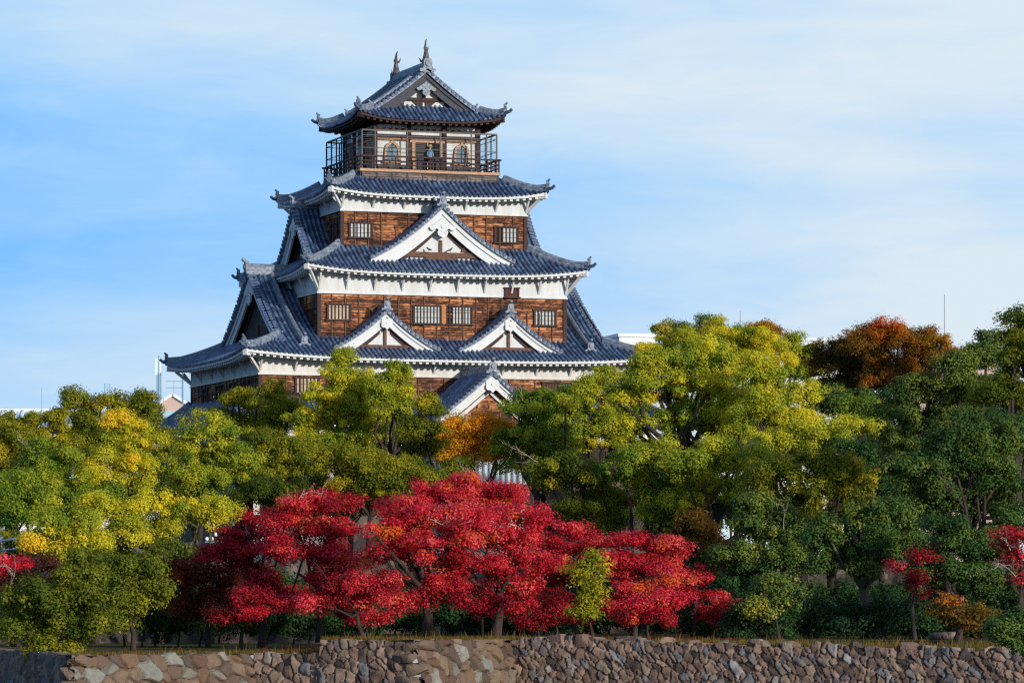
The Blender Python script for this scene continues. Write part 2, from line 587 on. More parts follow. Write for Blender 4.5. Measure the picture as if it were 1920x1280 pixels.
def tile_slope(mb, S, us, pitch, vmax, nv, r=0.085, uoff=0, vstep=0.3):
    r = .105
    """S(u,v)->point; rolls at us running up from v=0 to vmax(u)"""
    prof = [(math.cos(a), math.sin(a)) for a in (0, PI * .25, PI * .5, PI * .75, PI)]
    for k, u in enumerate(us):
        # pan
        cols = []
        for du in (-pitch / 2, 0, pitch / 2):
            vm = max(vmax(u + du), 0.02)
            col = []
            for j in range(nv + 1):
                v = vm * j / nv
                p = S(u + du, v)
                col.append(mb.vert(p, (k + uoff + 0.02, v / vstep)))
            cols.append(col)
        flip = None
        for c in range(2):
            for j in range(nv):
                q = (cols[c][j], cols[c + 1][j], cols[c + 1][j + 1], cols[c][j + 1])
                if flip is None:
                    a, b_, d = (Vector(mb.v[q[0]]), Vector(mb.v[q[1]]), Vector(mb.v[q[3]]))
                    flip = (b_ - a).cross(d - a).z < 0
                mb.f.append(tuple(reversed(q)) if flip else q)
        # roll
        vm = vmax(u)
        if vm < 0.12:
            continue
        rows = []
        for j in range(nv + 1):
            v = -0.05 + (vm + 0.03) * j / nv
            p = S(u, v)
            dv = (S(u, v + 0.05) - S(u, v - 0.05)).normalized()
            da = (S(u + 0.05, v) - S(u - 0.05, v)).normalized()
            n = da.cross(dv)
            if n.z < 0: n = -n
            n.normalize()
            rows.append([mb.vert(p + da * (r * c) + n * (r * 1.3 * s_ - 0.01), (k + uoff + 0.5, v / vstep)) for c, s_ in prof])
        for j in range(nv):
            for c in range(4):
                q = (rows[j][c], rows[j][c + 1], rows[j + 1][c + 1], rows[j + 1][c])
                mb.f.append(tuple(reversed(q)) if flip else q)
        mb.f.append(tuple(rows[0]))


def knob_tile(parent, pos, d, size=1.0, name='ridge_end_tile', curl=True):
    """demon-tile: shouldered plate with feet, domed boss and a tubular finial"""
    d = V(d); d.z = 0; d.normalize()
    e = V((-d.y, d.x, 0)); u = V((0, 0, 1))
    s = size
    mb = MB()
    poly = [(-.36, -.30), (-.46, -.26), (-.44, -.12), (-.30, -.10), (-.24, .05), (-.24, .32), (-.16, .44), (.16, .44), (.24, .32),
            (.24, .05), (.30, -.10), (.44, -.12), (.46, -.26), (.36, -.30), (.18, -.22), (0, -.12), (-.18, -.22)]
    mb.prism([(x * s, y * s) for x, y in poly], .14 * s, pos, e, u, d)
    mb.prism([(.15 * s * math.cos(a), (.18 + .17 * math.sin(a)) * s) for a in [i * PI / 5 for i in range(10)]], .1 * s,
             V(pos) + d * (.1 * s), e, u, d)
    if curl:
        p0 = V(pos) + u * (.40 * s) - d * (.15 * s)
        mb.tube([p0, p0 + d * .18 * s + u * .10 * s, p0 + d * .38 * s + u * .24 * s], [.10 * s, .095 * s, .11 * s], 8)
    return kb(mb, name, 'ridge_tile', parent)


def ridge_path(mb, pts, w=.26, h=.34):
    prof = [(-w * .62, -.08), (-w * .62, h * .35), (-w * .5, h * .42), (-w * .5, h * .78), (-w * .28, h), (0, h * 1.12), (w * .28, h),
            (w * .5, h * .78), (w * .5, h * .42), (w * .62, h * .35), (w * .62, -.08)]
    mb.sweep(pts, prof)


class Roof:
    def __init__(s, A, B, zE, Hf, up, vcap, G=None, swap=False, pitch=0.335):
        """eaves half-size A x B at height zE; Hf(v) rise at horizontal distance v from the eave.
        G: half-length of the gabled ridge (irimoya), ridge along local x; swap turns it to run along y"""
        s.A, s.B, s.zE, s.Hf, s.up, s.vcap, s.G, s.swap, s.pitch = A, B, zE, Hf, up, vcap, G, swap, pitch

    def X(s, x, y, z):
        return V((-y, x, z)) if s.swap else V((x, y, z))

    def side(s, k):
        """k 0 front(-y) 1 right(+x) 2 back 3 left ; returns (half length, half depth, fn(u,v))"""
        A, B = s.A, s.B
        if k == 0:
            L, D = A, B
            f = lambda u, v: (u, -(B - v))
        elif k == 2:
            L, D = A, B
            f = lambda u, v: (-u, (B - v))
        elif k == 1:
            L, D = B, A
            f = lambda u, v: ((A - v), u)
        else:
            L, D = B, A
            f = lambda u, v: (-(A - v), -u)

        def S(u, v, dz=0.0):
            x, y = f(u, v)
            vv = max(v, -0.3)
            z = s.zE + s.Hf(vv) + corner_up(min(abs(u) / L, 1.05), max(0, min(1.0, (D - vv) / D)), s.up)
            return s.X(x, y, z + dz)
        return L, D, S

    def vmaxf(s, k):
        L, D, S = s.side(k)
        if s.G is None:
            return lambda u: min(s.vcap, max(0.0, L - abs(u)))
        if k in (0, 2):
            return lambda u: D if abs(u) <= s.G else min(max(0.0, L - abs(u)), D)
        return lambda u: min(s.A - s.G + .6, max(0.0, L - abs(u)))

    def tiles(s, parent):
        mb = MB()
        for k in range(4):
            L, D, S = s.side(k)
            n = int(2 * L / s.pitch)
            us = [-L + (i + .5) * (2 * L / n) for i in range(n)]
            vm = s.vmaxf(k)
            tile_slope(mb, S, us, 2 * L / n, vm, 12 if (s.G and k in (0, 2)) else 7, uoff=k * 200)
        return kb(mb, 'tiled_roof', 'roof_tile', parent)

    def hips(s, parent, vin, size=.8, w=.30, h=.36):
        for sx in (-1, 1):
            for k in (0, 2):
                L, D, S = s.side(k)
                pts = []
                for j in range(9):
                    v = vin + (0.10 - vin) * j / 8
                    pts.append(S(sx * (L - v), v) + V((0, 0, .02 + .10 * max(0, (j - 6) / 2))))
                mb = MB()
                ridge_path(mb, pts, w, h)
                hip = kb(mb, 'hip_ridge', 'ridge_tile', parent)
                d = pts[-1] - pts[-2]
                dd = V((d.x, d.y, 0)).normalized()
                knob_tile(hip, pts[-1] + dd * .08 + V((0, 0, .28)), dd, size * .85)
                m2 = MB()
                q = pts[-1] + dd * .05
                m2.tube([q + V((0, 0, .02)), q + dd * .35 + V((0, 0, .10)), q + dd * .55 + V((0, 0, .26))], [.12, .11, .10], 8)
                kb(m2, 'corner_tile', 'roof_tile', hip)

    def eaves(s, parent, over, mat_f='white_paint', mat_s='white_plaster', dent=True, beam='white_paint', drop=0.0):
        """fascia with rafter ends, soffit back to the wall, corner beams"""
        mb = MB(); ms = MB()
        for k in range(4):
            L, D, S = s.side(k)
            n = 40
            us = [-(L - .16) + 2 * (L - .16) * i / n for i in range(n + 1)]
            pts = [S(u, 0.16, -0.14) for u in us]
            mb.sweep(pts, [(-.07, -.13), (-.07, .12), (.07, .12), (.07, -.13)])
            # soffit
            rows = []
            for u in us:
                r = []
                for j in range(4):
                    v = .2 + (over[k % 2] + .1 - .2) * j / 3
                    uu = u * (L - v) / (L - .16)
                    e = S(u, .16)
                    x, y, z = S(uu, v)
                    r.append(ms.vert((x, y, e.z - .24 + .20 * v)))
                rows.append(r)
            for i in range(n):
                for j in range(3):
                    ms.f.append((rows[i][j], rows[i][j + 1], rows[i + 1][j + 1], rows[i + 1][j]))
            if dent:
                m = int(2 * L / .46)
                for i in range(m):
                    u = -L + .35 + (2 * L - .7) * i / (m - 1)
                    a = S(u, .20, -.345); b = S(u, 1.0, -.345); b.z = a.z + .05
                    mb.beam(a, b, .20, .17)
        for sx in (-1, 1):
            for k in (0, 2):
                mbm = MB()
                L, D, S = s.side(k)
                a = S(sx * (L - .12), .12, -.32); b = S(sx * (L - over[0] - .2), over[0] + .2); b.z = a.z - .12
                mbm.beam(a, b, .30, .34)
                kb(mbm, 'corner_beam', beam, parent)
        f = kb(mb, 'eave_trim', mat_f, parent)
        kb(ms, 'soffit', mat_s, parent)


def ring_boards(mb, a, b, z0, z1, bh=.17):
    """overlapping horizontal boards round the four sides; every board a little different"""
    n = max(2, int((z1 - z0) / bh))
    rb_ = random.Random(int(a * 100 + z0 * 10))
    for k in range(4):
        c = [(-a, -b), (a, -b), (a, b), (-a, b)]
        p, q = V((*c[k], 0)), V((*c[(k + 1) % 4], 0))
        d = q - p; L = d.length; d.normalize()
        nrm = V((d.y, -d.x, 0))
        off = k * 37.0
        for i in range(n):
            za, zb = z0 + (z1 - z0) * i / n, z0 + (z1 - z0) * (i + 1) / n
            u0 = 0.0
            while u0 < L - .01:
                u1 = min(L, u0 + rb_.uniform(1.6, 3.4))
                if L - u1 < .6: u1 = L
                o1, o2 = rb_.uniform(.045, .10), rb_.uniform(-.01, .02)
                sag = rb_.uniform(-.012, .012)
                ids = []
                for (u, z, o) in ((u0, za + sag, o1), (u1, za - sag, o1), (u1, zb + .01, o2), (u0, zb + .01, o2), (u0, za + sag, -.03), (u1, za - sag, -.03)):
                    pos = p + d * u + nrm * o
                    ids.append(mb.vert((pos.x, pos.y, z), (u + off, i * .17 + (.02 if z < (za + zb) / 2 else .15))))
                mb.f.append((ids[0], ids[1], ids[2], ids[3])); mb.f.append((ids[4], ids[5], ids[1], ids[0]))
                u0 = u1
        e0, e1 = p - nrm * .035, q - nrm * .035
        ids = [mb.vert(v_, (off, .5)) for v_ in ((e0.x, e0.y, z0), (e1.x, e1.y, z0), (e1.x, e1.y, z1), (e0.x, e0.y, z1))]
        mb.f.append(tuple(ids))


def wood_tier(a, b, z0, z1, seed, mat_w='weathered_boards', bays=.92, rails=True):
    rnd = random.Random(seed)
    mb = MB(); ring_boards(mb, a, b, z0, z1)
    w = kb(mb, 'timber_wall', mat_w)
    m2 = MB()
    for k in range(4):
        c = [(-a, -b), (a, -b), (a, b), (-a, b)]
        p, q = V((*c[k], 0)), V((*c[(k + 1) % 4], 0))
        d = (q - p); L = d.length; d.normalize(); nrm = V((d.y, -d.x, 0))
        n = max(3, int(round(L / bays)))
        R = Matrix((d, nrm, V((0, 0, 1)))).transposed()
        for i in range(1, n):
            u = L * i / n + rnd.uniform(-.06, .06)
            zt = z1 if rnd.random() < .8 else z0 + (z1 - z0) * .72
            m2.box(p + d * u + nrm * .075 + V((0, 0, (z0 + zt) / 2)), (.075, .09, zt - z0), R)
        if rails:
            for fz in (.26, .74):
                m2.box(p + d * L / 2 + nrm * .062 + V((0, 0, z0 + (z1 - z0) * fz)), (L - .3, .09, .045), R)
    kb(m2, 'batten', 'brown_timber' if mat_w == 'weathered_boards' else 'dark_timber', w)
    for sx in (-1, 1):
        for sy in (-1, 1):
            m3 = MB()
            m3.box((sx * a, sy * b, (z0 + z1) / 2), (.26, .26, z1 - z0))
            kb(m3, 'corner_post', 'dark_timber', w)
    return w


def band(a, b, z0, z1, material='white_plaster'):
    mb = MB()
    for k, (cx, cy, sx, sy) in enumerate(((0, -b, 2 * a + .16, .16), (0, b, 2 * a + .16, .16), (-a, 0, .16, 2 * b - .16), (a, 0, .16, 2 * b - .16))):
        mb.box((cx, cy, (z0 + z1) / 2), (sx, sy, z1 - z0))
        mb.box((cx, cy, z0 + .05), (sx + (.12 if sx > sy else .0) + (.12 if sx < sy else 0), sy + (.12 if sx > sy else -.06), .10))
    return kb(mb, 'plaster_band', material)


BRK = {}


def brackets(parent, a, b, zb, ze, over, nf, ns, material='white_plaster'):
    """slanting struts between the plaster band and the eaves, one object each"""
    def strut(p, d):
        mb = MB()
        mb.beam(V(p) + V((0, 0, zb + .28)) + V(d) * .06, V(p) + V((0, 0, ze - .12)) + V(d) * min(over - .5, .62), .12, .16)
        kb(mb, 'eave_bracket', material, parent)
    for i in range(nf):
        u = -a + 2 * a * i / (nf - 1)
        strut((u, -b, 0), (0, -1, 0))
    for i in range(ns):
        u = -b + 2 * b * i / (ns - 1)
        strut((-a, u, 0), (-1, 0, 0)); strut((a, u, 0), (1, 0, 0))
    for sx in (-1, 1):
        mb = MB()
        mb.beam((sx * a, -b, zb + .2), (sx * (a + over * .62), -b - over * .62, ze + .05), .14, .18)
        kb(mb, 'eave_bracket', material, parent)
    mb = MB()
    mb.beam((-a, b, zb + .2), (-(a + over * .62), b + over * .62, ze + .05), .14, .18)
    kb(mb, 'eave_bracket', material, parent)


def window(x0, x1, z0, z1, y, style='shoji', face='front', n=6):
    """barred window standing in the timber wall; face front: plane y; face left: plane x"""
    if face == 'front':
        M = lambda u, o, z: V((u, y - o, z))
        R = Matrix.Identity(3)
    else:
        M = lambda u, o, z: V((y - o, u, z))
        R = Matrix(((0, 1, 0), (1, 0, 0), (0, 0, 1)))
    cx, cz, w, h = (x0 + x1) / 2, (z0 + z1) / 2, x1 - x0, z1 - z0
    mb = MB()
    mb.box(M(cx, .05, cz), (w, .05, h), R)
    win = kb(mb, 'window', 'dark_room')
    mf = MB()
    t = .09
    mf.box(M(cx, .10, z1 + t / 2), (w + .3, .17, t), R); mf.box(M(cx, .11, z0 - t / 2), (w + .34, .2, t), R)
    mf.box(M(x0 - t / 2, .10, cz), (t, .15, h), R); mf.box(M(x1 + t / 2, .10, cz), (t, .15, h), R)
    kb(mf, 'window_frame', 'dark_timber', win)
    mp = MB(); mbars = MB()
    if style in ('shoji', 'half', 'shutter', 'blue'):
        pm = {'shoji': 'shoji_paper', 'half': 'shoji_paper', 'shutter': 'shutter_wood', 'blue': 'blue_slats'}[style]
        lo = 0 if style != 'half' else n // 3
        for i in range(lo, n):
            u = x0 + w * (i + .5) / n
            mp.box(M(u, .085, cz), (w / n * .62, .03, h * .94), R)
        kb(mp, 'shutter_panel' if style in ('shutter', 'blue') else 'paper_panel', pm, win)
        for i in range(n + 1):
            u = x0 + w * i / n
            mbars.box(M(min(max(u, x0 + .03), x1 - .03), .125, cz), (w / n * .30, .05, h), R)
        if style in ('shoji', 'half'):
            for j in (1, 2):
                mbars.box(M(cx, .108, z0 + h * j / 3), (w, .012, .025), R)
        kb(mbars, 'window_bar', 'dark_timber', win)
    elif style == 'red':
        for i in range(n):
            u = x0 + w * (i + .5) / n
            mp.box(M(u, .085, cz), (w / n * .8, .03, h), R)
        kb(mp, 'shutter_panel', 'red_shutter', win)
    return win


def gable(c, d, w, za, zb, depth, style='grand', barge=.60, over=.45, g=.62, wall_mat='white_plaster', barge_mat='white_paint', size=1.0, tiles=True,
          rough_mat='brown_timber', ridge=True, parent=None, profile=None, tilew=None):
    """gable with its own little roof: c=(x,y) centre of the gable plane, d outward direction, half width w, apex za, foot zb"""
    d = V((d[0], d[1], 0)); e = V((-d.y, d.x, 0)) * -1
    if e.cross(V((0, 0, 1))).dot(d) > 0: pass
    c = V((c[0], c[1], 0))
    Z = profile or (lambda t: zb + (za - zb) * (g * (1 - t / w) + (1 - g) * (1 - t / w) ** 2))
    root = None
    if tiles:
        mb = MB()
        for sg in (-1, 1):
            def S(u, v, sg=sg):
                t = w - v
                return c + e * (sg * t) + d * u + V((0, 0, Z(max(t, 0)) + max(0, -v) * -.3))
            n = max(2, int((depth + over) / .33))
            us = [-depth + (i + .5) * (depth + over) / n for i in range(n)]
            tile_slope(mb, S, us, (depth + over) / n, lambda u: w, 10, r=.085, uoff=sg * 50 + 500)
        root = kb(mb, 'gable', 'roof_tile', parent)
    # verge tiles: short cross rolls and a line of light edge tiles along the rake
    mv = MB(); me = MB()
    for sg in (-1, 1):
        L = 0
        N = 60
        pts = [c + e * (sg * w * (1 - i / N)) + V((0, 0, Z(w * (1 - i / N)))) for i in range(N + 1)]
        acc = 0; nxt = .15
        for i in range(N):
            seg = (pts[i + 1] - pts[i]).length
            acc += seg
            if acc >= nxt:
                nxt += .36
                p = pts[i]; tn = (pts[i + 1] - pts[i]).normalized()
                up = d.cross(tn); up = up if up.z > 0 else -up
                a = p + d * (over - .25) + up * .07; b = p + d * (over + .22) + up * -.02
                mv.tube([a, b], [.125, .13], 7)
        me.sweep([p + d * (over + .02) + V((0, 0, -.10)) for p in pts[::4]], [(-.14, -.10), (-.14, .10), (.14, .10), (.14, -.10)])
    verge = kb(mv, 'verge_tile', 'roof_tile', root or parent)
    kb(me, 'verge_edge', 'ridge_tile', verge)
    root = root or verge
    # barge boards
    mbb = MB(); mund = MB()
    for sg in (-1, 1):
        N = 18
        A = []; Bp = []; C2 = []; D2 = []
        for i in range(N + 1):
            t = w * (1 - i / N) * .985
            hh = barge * (1.0 - .12 * (t / w))
            o = c + e * (sg * t)
            A.append(o + d * (over - .12) + V((0, 0, Z(t) - .16)))
            Bp.append(o + d * (over - .12) + V((0, 0, max(Z(t) - .16 - hh, zb - barge * .55 if t > w * .7 else -99))))
            C2.append(o + d * (over - .02) + V((0, 0, Z(t) - .16)))
            D2.append(o + d * (over - .02) + V((0, 0, Z(t) - .16 - hh * .42)))
        mbb.strip(A, Bp, .14, d if sg > 0 else d)
        mbb.strip(C2, D2, .099, d)
    kb(mbb, 'barge_board', barge_mat, root)
    # gable wall
    mw = MB()
    ins = over - .12 - .14
    N = 16
    poly = []
    for i in range(-N, N + 1):
        t = abs(i) / N * w * .93
        poly.append((i / N * w * .93, Z(t) - .14))
    poly = [(-w * .93, zb - .35)] + poly + [(w * .93, zb - .35)]
    mw.prism(poly, .12, c + d * (-.12), e, V((0, 0, 1)), d)
    kb(mw, 'gable_wall', wall_mat, root)
    # timbers
    mt = MB(); DIAG = []
    R = Matrix((e, d, V((0, 0, 1)))).transposed()
    H = za - zb
    bt = rough_mat
    if style == 'grand':
        zt = zb + .30
        mt.box(c + d * .02 + V((0, 0, zt)), (w * 1.02, .14, .34), R)
        mt.box(c + d * .03 + V((0, 0, zt - .25)), (w * .42, .12, .18), R)
        mt.box(c + d * .0 + V((0, 0, zt + .55)), (.22, .12, .9), R)
        for sg in (-1, 1):
            DIAG.append((sg, .74 if w < 6 else .8))
        for i in range(1):
            mt.prism([(-w * .30 - .30, zt + .24), (-w * .30 + .10, zt + .24), (-w * .30 - .10, zt + .62)], .10, c + d * .01, e, V((0, 0, 1)), d)
    elif style == 'small':
        zt = zb + .10
        mt.box(c + d * .02 + V((0, 0, zt)), (w * 1.25, .14, .22), R)
        mt.box(c + d * .02 + V((0, 0, zt + H * .22)), (.18, .12, H * .5), R)
        for sg in (-1, 1):
            DIAG.append((sg, .80))
    elif style == 'temple':
        mt.box(c + d * .02 + V((0, 0, zb + .32)), (w * 1.1, .14, .26), R)
        mt.box(c + d * .02 + V((0, 0, zb + .92)), (w * .8, .14, .22), R)
        mt.box(c + d * .02 + V((0, 0, zb + 1.2)), (.22, .12, .9), R)
        for sg in (-1, 1):
            mt.box(c + e * (sg * w * .42) + d * .02 + V((0, 0, zb + .6)), (.22, .12, .5), R)
            mt.prism([(sg * .1, zb + .44), (sg * .1, zb + .78), (sg * .85, zb + .78), (sg * .5, zb + .5)], .1, c + d * .01, e, V((0, 0, 1)), d)
    if mt.v:
        kb(mt, 'gable_timber', bt, root)
    for sg, f0 in DIAG:
        md = MB()
        q = [c + d * .03 + e * (sg * w * (f0 - (f0 - .10) * i / 8)) for i in range(9)]
        up = [p + V((0, 0, Z(w * (f0 - (f0 - .10) * i / 8)) - .16 - barge * .95)) for i, p in enumerate(q)]
        md.strip(up, [p - V((0, 0, .34)) for p in up], .12, d)
        kb(md, 'barge_shade_strip', 'dark_timber', root)  # dark strip below the barge board, its shadow put in as timber
    # pendant
    if style in ('grand', 'temple'):
        zt = Z(0) - barge * 1.0 - .38
        mg = MB()
        k = .74 * size
        cp = [(0, -1.0), (.16, -.86), (.42, -.74), (.52, -.46), (.40, -.22), (.62, -.12), (.86, -.30), (1.15, -.26), (1.28, .0), (1.05, .10), (.72, .34), (.34, .60),
              (0, .86)]
        poly = [(x * k, y * k) for x, y in cp] + [(-x * k, y * k) for x, y in cp[-2:0:-1]]
        mg.prism(poly, .12, c + d * (over + .02) + V((0, 0, zt)), e, V((0, 0, 1)), d)
        mg.prism([(.2 * k * math.cos(a), .2 * k * math.sin(a) + .1 * k) for a in [i * PI / 4 for i in range(8)]], .12, c + d * (over + .08) + V((0, 0, zt)), e, V((0, 0, 1)), d)
        for sg in (-1, 1):
            mg.tube([c + d * (over + .09) + e * (sg * k * (.25 + .13 * math.cos(a))) + V((0, 0, zt - k * .42 + k * .15 * math.sin(a))) for a in
                     [i * PI / 5 for i in range(9)]], .02, 5)
        kb(mg, 'gable_pendant', barge_mat if style == 'grand' else 'ridge_tile', root)
    else:
        zt = Z(0) - barge * .92 - .24
        mg = MB()
        k = .42 * size
        poly = [(-1, .9), (-1, -.35), (-.75, -.62), (-.35, -.62), (0, -1.0), (.35, -.62), (.75, -.62), (1, -.35), (1, .9)]
        mg.prism([(x * k, y * k) for x, y in poly], .12, c + d * (over + .02) + V((0, 0, zt)), e, V((0, 0, 1)), d)
        mg.prism([(.22 * k * math.cos(a), .25 * k + .22 * k * math.sin(a)) for a in [i * PI / 4 for i in range(8)]], .12, c + d * (over + .07) + V((0, 0, zt)), e, V((0, 0, 1)), d)
        kb(mg, 'gable_pendant', barge_mat, root)
    if ridge:
        mr = MB()
        ridge_path(mr, [c + d * (over + .0) + V((0, 0, za - .02)), c - d * depth + V((0, 0, za - .02))], .30, .40 * size)
        rr = kb(mr, 'gable_ridge', 'ridge_tile', root)
        knob_tile(root, c + d * (over + .1) + V((0, 0, za + .18)), d, .95 * size)
    return root


# --- tier 5 (top) -----------------------------------------------------------
H5 = lambda v: 3.62 * (.74 * (v / 5.31) + .26 * (v / 5.31) ** 2)
R5 = Roof(4.93, 5.31, 33.72, H5, .55, 0, G=3.45, swap=True, pitch=.33)
r5 = R5.tiles(None)
R5.hips(r5, 1.5, .8)
R5.eaves(r5, (1.35, 1.35), 'dark_timber', 'dark_timber', True, 'dark_timber')
ZR5 = 33.72 + 3.62
# ridge box
mb = MB()
ridge_path(mb, [V((0, -3.75, ZR5 - .12)), V((0, 3.75, ZR5 - .12))], .46, .62)
top_ridge = kb(mb, 'main_ridge', 'ridge_tile', r5)
for sx in (-1, 1):
    mb = MB()
    for i in range(36):
        y = -3.6 + 7.2 * i / 35
        mb.box((sx * .30, y, ZR5 - .02), (.10, .10, .10))
    mb.box((sx * .27, 0, ZR5 - .02), (.04, 7.4, .04))
    kb(mb, 'ridge_edge_tiles', 'ridge_tile', top_ridge)
for sy in (-1, 1):
    knob_tile(r5, V((0, sy * 3.86, ZR5 + .16)), (0, sy, 0), 1.25, curl=False)
    # descending ridges
    for sx in (-1, 1):
        mb = MB()
        pts = []
        for i in range(9):
            t = .35 + (3.75 - .35) * i / 8
            pts.append(V((sx * t, sy * 2.85, 33.72 + H5(5.31 - t) + .03)))
        ridge_path(mb, pts, .26, .30)
        kb(mb, 'descending_ridge', 'ridge_tile', r5)
        knob_tile(r5, pts[-1] + V((sx * .06, 0, .16)), (sx, 0, 0), .6)
    gable((0, sy * 3.0), (0, sy), 3.75, ZR5 - .02, 34.40, .5, 'temple', barge=.95, over=.50, wall_mat='white_plaster', barge_mat='grey_timber',
          tiles=False, rough_mat='dark_timber', ridge=False, parent=r5, profile=lambda t: 33.72 + H5(5.31 - t) + .02, size=.75)


def fish(y, s):
    """roof-ridge dolphin-fish with raised tail"""
    b = V((0, y, ZR5 + .42))
    mb = MB()
    path = [(.02, 0), (.02, .22), (-.04, .48), (-.05, .74), (.0, .96), (.05, 1.12)]
    rad = [.24, .25, .20, .155, .11, .07]
    mb.tube([b + V((0, s * p[0] * -1, p[1])) for p in path], rad, 8)
    o = kb(mb, 'roof_fish', 'fish_bronze', r5)
    m2 = MB()
    ey, ez, ex = V((0, -s, 0)), V((0, 0, 1)), V((1, 0, 0))
    t0 = b + V((0, -s * .05, 1.08))
    tail_axis = (V((.8, -s * .6, 0))).normalized()
    m2.prism([(-.05, -.08), (-.13, .10), (-.08, .36), (.06, .62), (.10, .60), (.05, .34), (.05, -.06)], .05, t0, tail_axis, ez, tail_axis.cross(ez))
    m2.prism([(.04, -.05), (.22, -.02), (.30, .12), (.29, .36), (.23, .16), (.06, .10)], .05, b + V((0, -s * .04, .88)), tail_axis, ez, tail_axis.cross(ez))
    m2.prism([(-.04, .0), (-.20, .06), (-.21, .20), (-.14, .30), (-.05, .22)], .05, b + V((0, -s * .04, .86)), tail_axis, ez, tail_axis.cross(ez))
    kb(m2, 'tail_fin', 'fish_bronze', o)
    for sx in (-1, 1):
        m3 = MB()
        m3.prism([(0, 0), (.22, .02), (.34, .34), (.18, .16), (0, .24)], .05, b + V((sx * .16, 0, .05)), V((sx * .8, -s * .6, 0)).normalized(), ez, V((s * .6, .8, 0)))
        kb(m3, 'side_fin', 'fish_bronze', o)
    m4 = MB()
    m4.tube([b + V((0, s * .05, .16)), b + V((0, s * .26, .10)), b + V((0, s * .40, .16))], [.21, .18, .10], 8)
    kb(m4, 'fish_head', 'fish_bronze', o)


fish(-3.45, -1); fish(3.45, 1)

# top storey walls
a5, b5 = 3.70, 3.62
mb = MB()
mb.box((0, 0, (30.2 + 33.75) / 2), (2 * a5 - .1, 2 * b5 - .1, 33.75 - 30.2))
w5 = kb(mb, 'plaster_wall', 'white_plaster')
mb = MB()
def ring(mb, a, b, z, h, t):
    mb.box((0, -b, z), (2 * a + t, t, h)); mb.box((0, b, z), (2 * a + t, t, h))
    mb.box((-a, 0, z), (t, 2 * b - t, h)); mb.box((a, 0, z), (t, 2 * b - t, h))
for z, h in ((33.55, .2), (33.16, .12), (32.62, .22), (30.42, .26)):
    ring(mb, a5, b5, z, h, .16)
for x in (-a5, -1.27, 1.27, a5):
    for sy in (-1, 1):
        mb.box((x, sy * b5, 31.95), (.28, .26, 3.5))
for y in (-1.25, 1.25):
    for sx in (-1, 1):
        mb.box((sx * a5, y, 31.95), (.26, .28, 3.5))
kb(mb, 'timber_frame', 'dark_timber', w5)
mb = MB()
ring(mb, a5 + .03, b5 + .03, 32.44, .12, .16)
kb(mb, 'lintel', 'pale_timber', w5)


def bell_window(x, face):
    """cusped bell-shaped window"""
    if face == 'front': ex, d, o = V((1, 0, 0)), V((0, -1, 0)), V((x, -b5, 0))
    else: ex, d, o = V((0, -1, 0)), V((-1, 0, 0)), V((-a5, x, 0))
    ez = V((0, 0, 1))
    half = [(.44, 0), (.40, .55), (.36, .88), (.24, 1.04), (.10, 1.14), (0, 1.24)]
    out = [(.60, 0), (.55, .6), (.50, .98), (.34, 1.20), (.14, 1.30), (0, 1.44)]
    full = lambda h: h + [(-p, q) for p, q in h[-2::-1]]
    zb = 30.95
    mb = MB(); mb.prism(full(half), .05, o + d * .05 + ez * zb, ex, ez, d)
    win = kb(mb, 'window', 'dark_glass')
    mf = MB()
    A = [o + d * .16 + ex * p + ez * (zb + q) for p, q in full(out)]
    B = [o + d * .16 + ex * p + ez * (zb + q) for p, q in full(half)]
    mf.strip(A, B, .12, d)
    mf.beam(o + d * .12 - ex * .7 + ez * (zb - .06), o + d * .12 + ex * .7 + ez * (zb - .06), .2, .12)
    kb(mf, 'window_frame', 'pale_timber', win)
    mm = MB()
    mm.beam(o + d * .09 + ez * zb, o + d * .09 + ez * (zb + 1.2), .05, .05)
    for q in (.3, .62, .92):
        mm.beam(o + d * .09 - ex * .40 + ez * (zb + q), o + d * .09 + ex * .40 + ez * (zb + q), .04, .04)
    kb(mm, 'window_bar', 'grey_timber', win)


for x in (-2.5, 2.5): bell_window(x, 'front')
for y in (-2.4, 2.4): bell_window(y, 'left')
# door
mb = MB(); mb.box((0, -b5 - .06, 31.35), (1.75, .06, 1.95))
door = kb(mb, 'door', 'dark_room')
mb = MB()
for sx in (-1, 1):
    for i in range(5):
        mb.box((sx * .46 - .33 + i * .165, -b5 - .12, 30.85), (.13, .04, .95))
kb(mb, 'door_panel', 'grey_timber', door)
mb = MB()
for i in range(7):
    mb.box((-.46, -b5 - .115, 31.45 + i * .12), (.7, .03, .05))
kb(mb, 'door_louvre', 'black_iron', door)
mb = MB()
for x in (-1.0, 1.0): mb.box((x, -b5 - .12, 31.3), (.18, .1, 2.0))
mb.box((0, -b5 - .12, 32.36), (2.5, .12, .2))
for x in (-.9, .02, .9): mb.box((x, -b5 - .14, 31.35), (.07, .08, 1.95))
kb(mb, 'door_frame', 'pale_timber', door)

# balcony: floor edge, skirt, rail, wire cage
ab, bb_ = 4.98, 4.46
mb = MB(); mb.box((0, 0, 30.22), (2 * ab + .1, 2 * bb_ + .1, .18))
bal = kb(mb, 'balcony', 'pale_timber')
mb = MB(); mb.box((0, 0, 29.3), (2 * ab - .2, 2 * bb_ - .2, 1.66))
ring_boards(mb, ab - .1, bb_ - .1, 28.5, 30.12, .15)
kb(mb, 'balcony_skirt', 'grey_boards', bal)
mb = MB()
for i in range(10):
    x = -ab + .12 + (2 * ab - .24) * i / 9
    mb.box((x, -bb_ + .04, 29.7), (.07, .06, .84)); mb.box((x, bb_ - .04, 29.7), (.07, .06, .84))
for i in range(9):
    y = -bb_ + .12 + (2 * bb_ - .24) * i / 8
    for sx in (-1, 1): mb.box((sx * (ab - .04), y, 29.7), (.06, .07, .84))
ring(mb, ab - .04, bb_ - .04, 30.105, .06, .05)
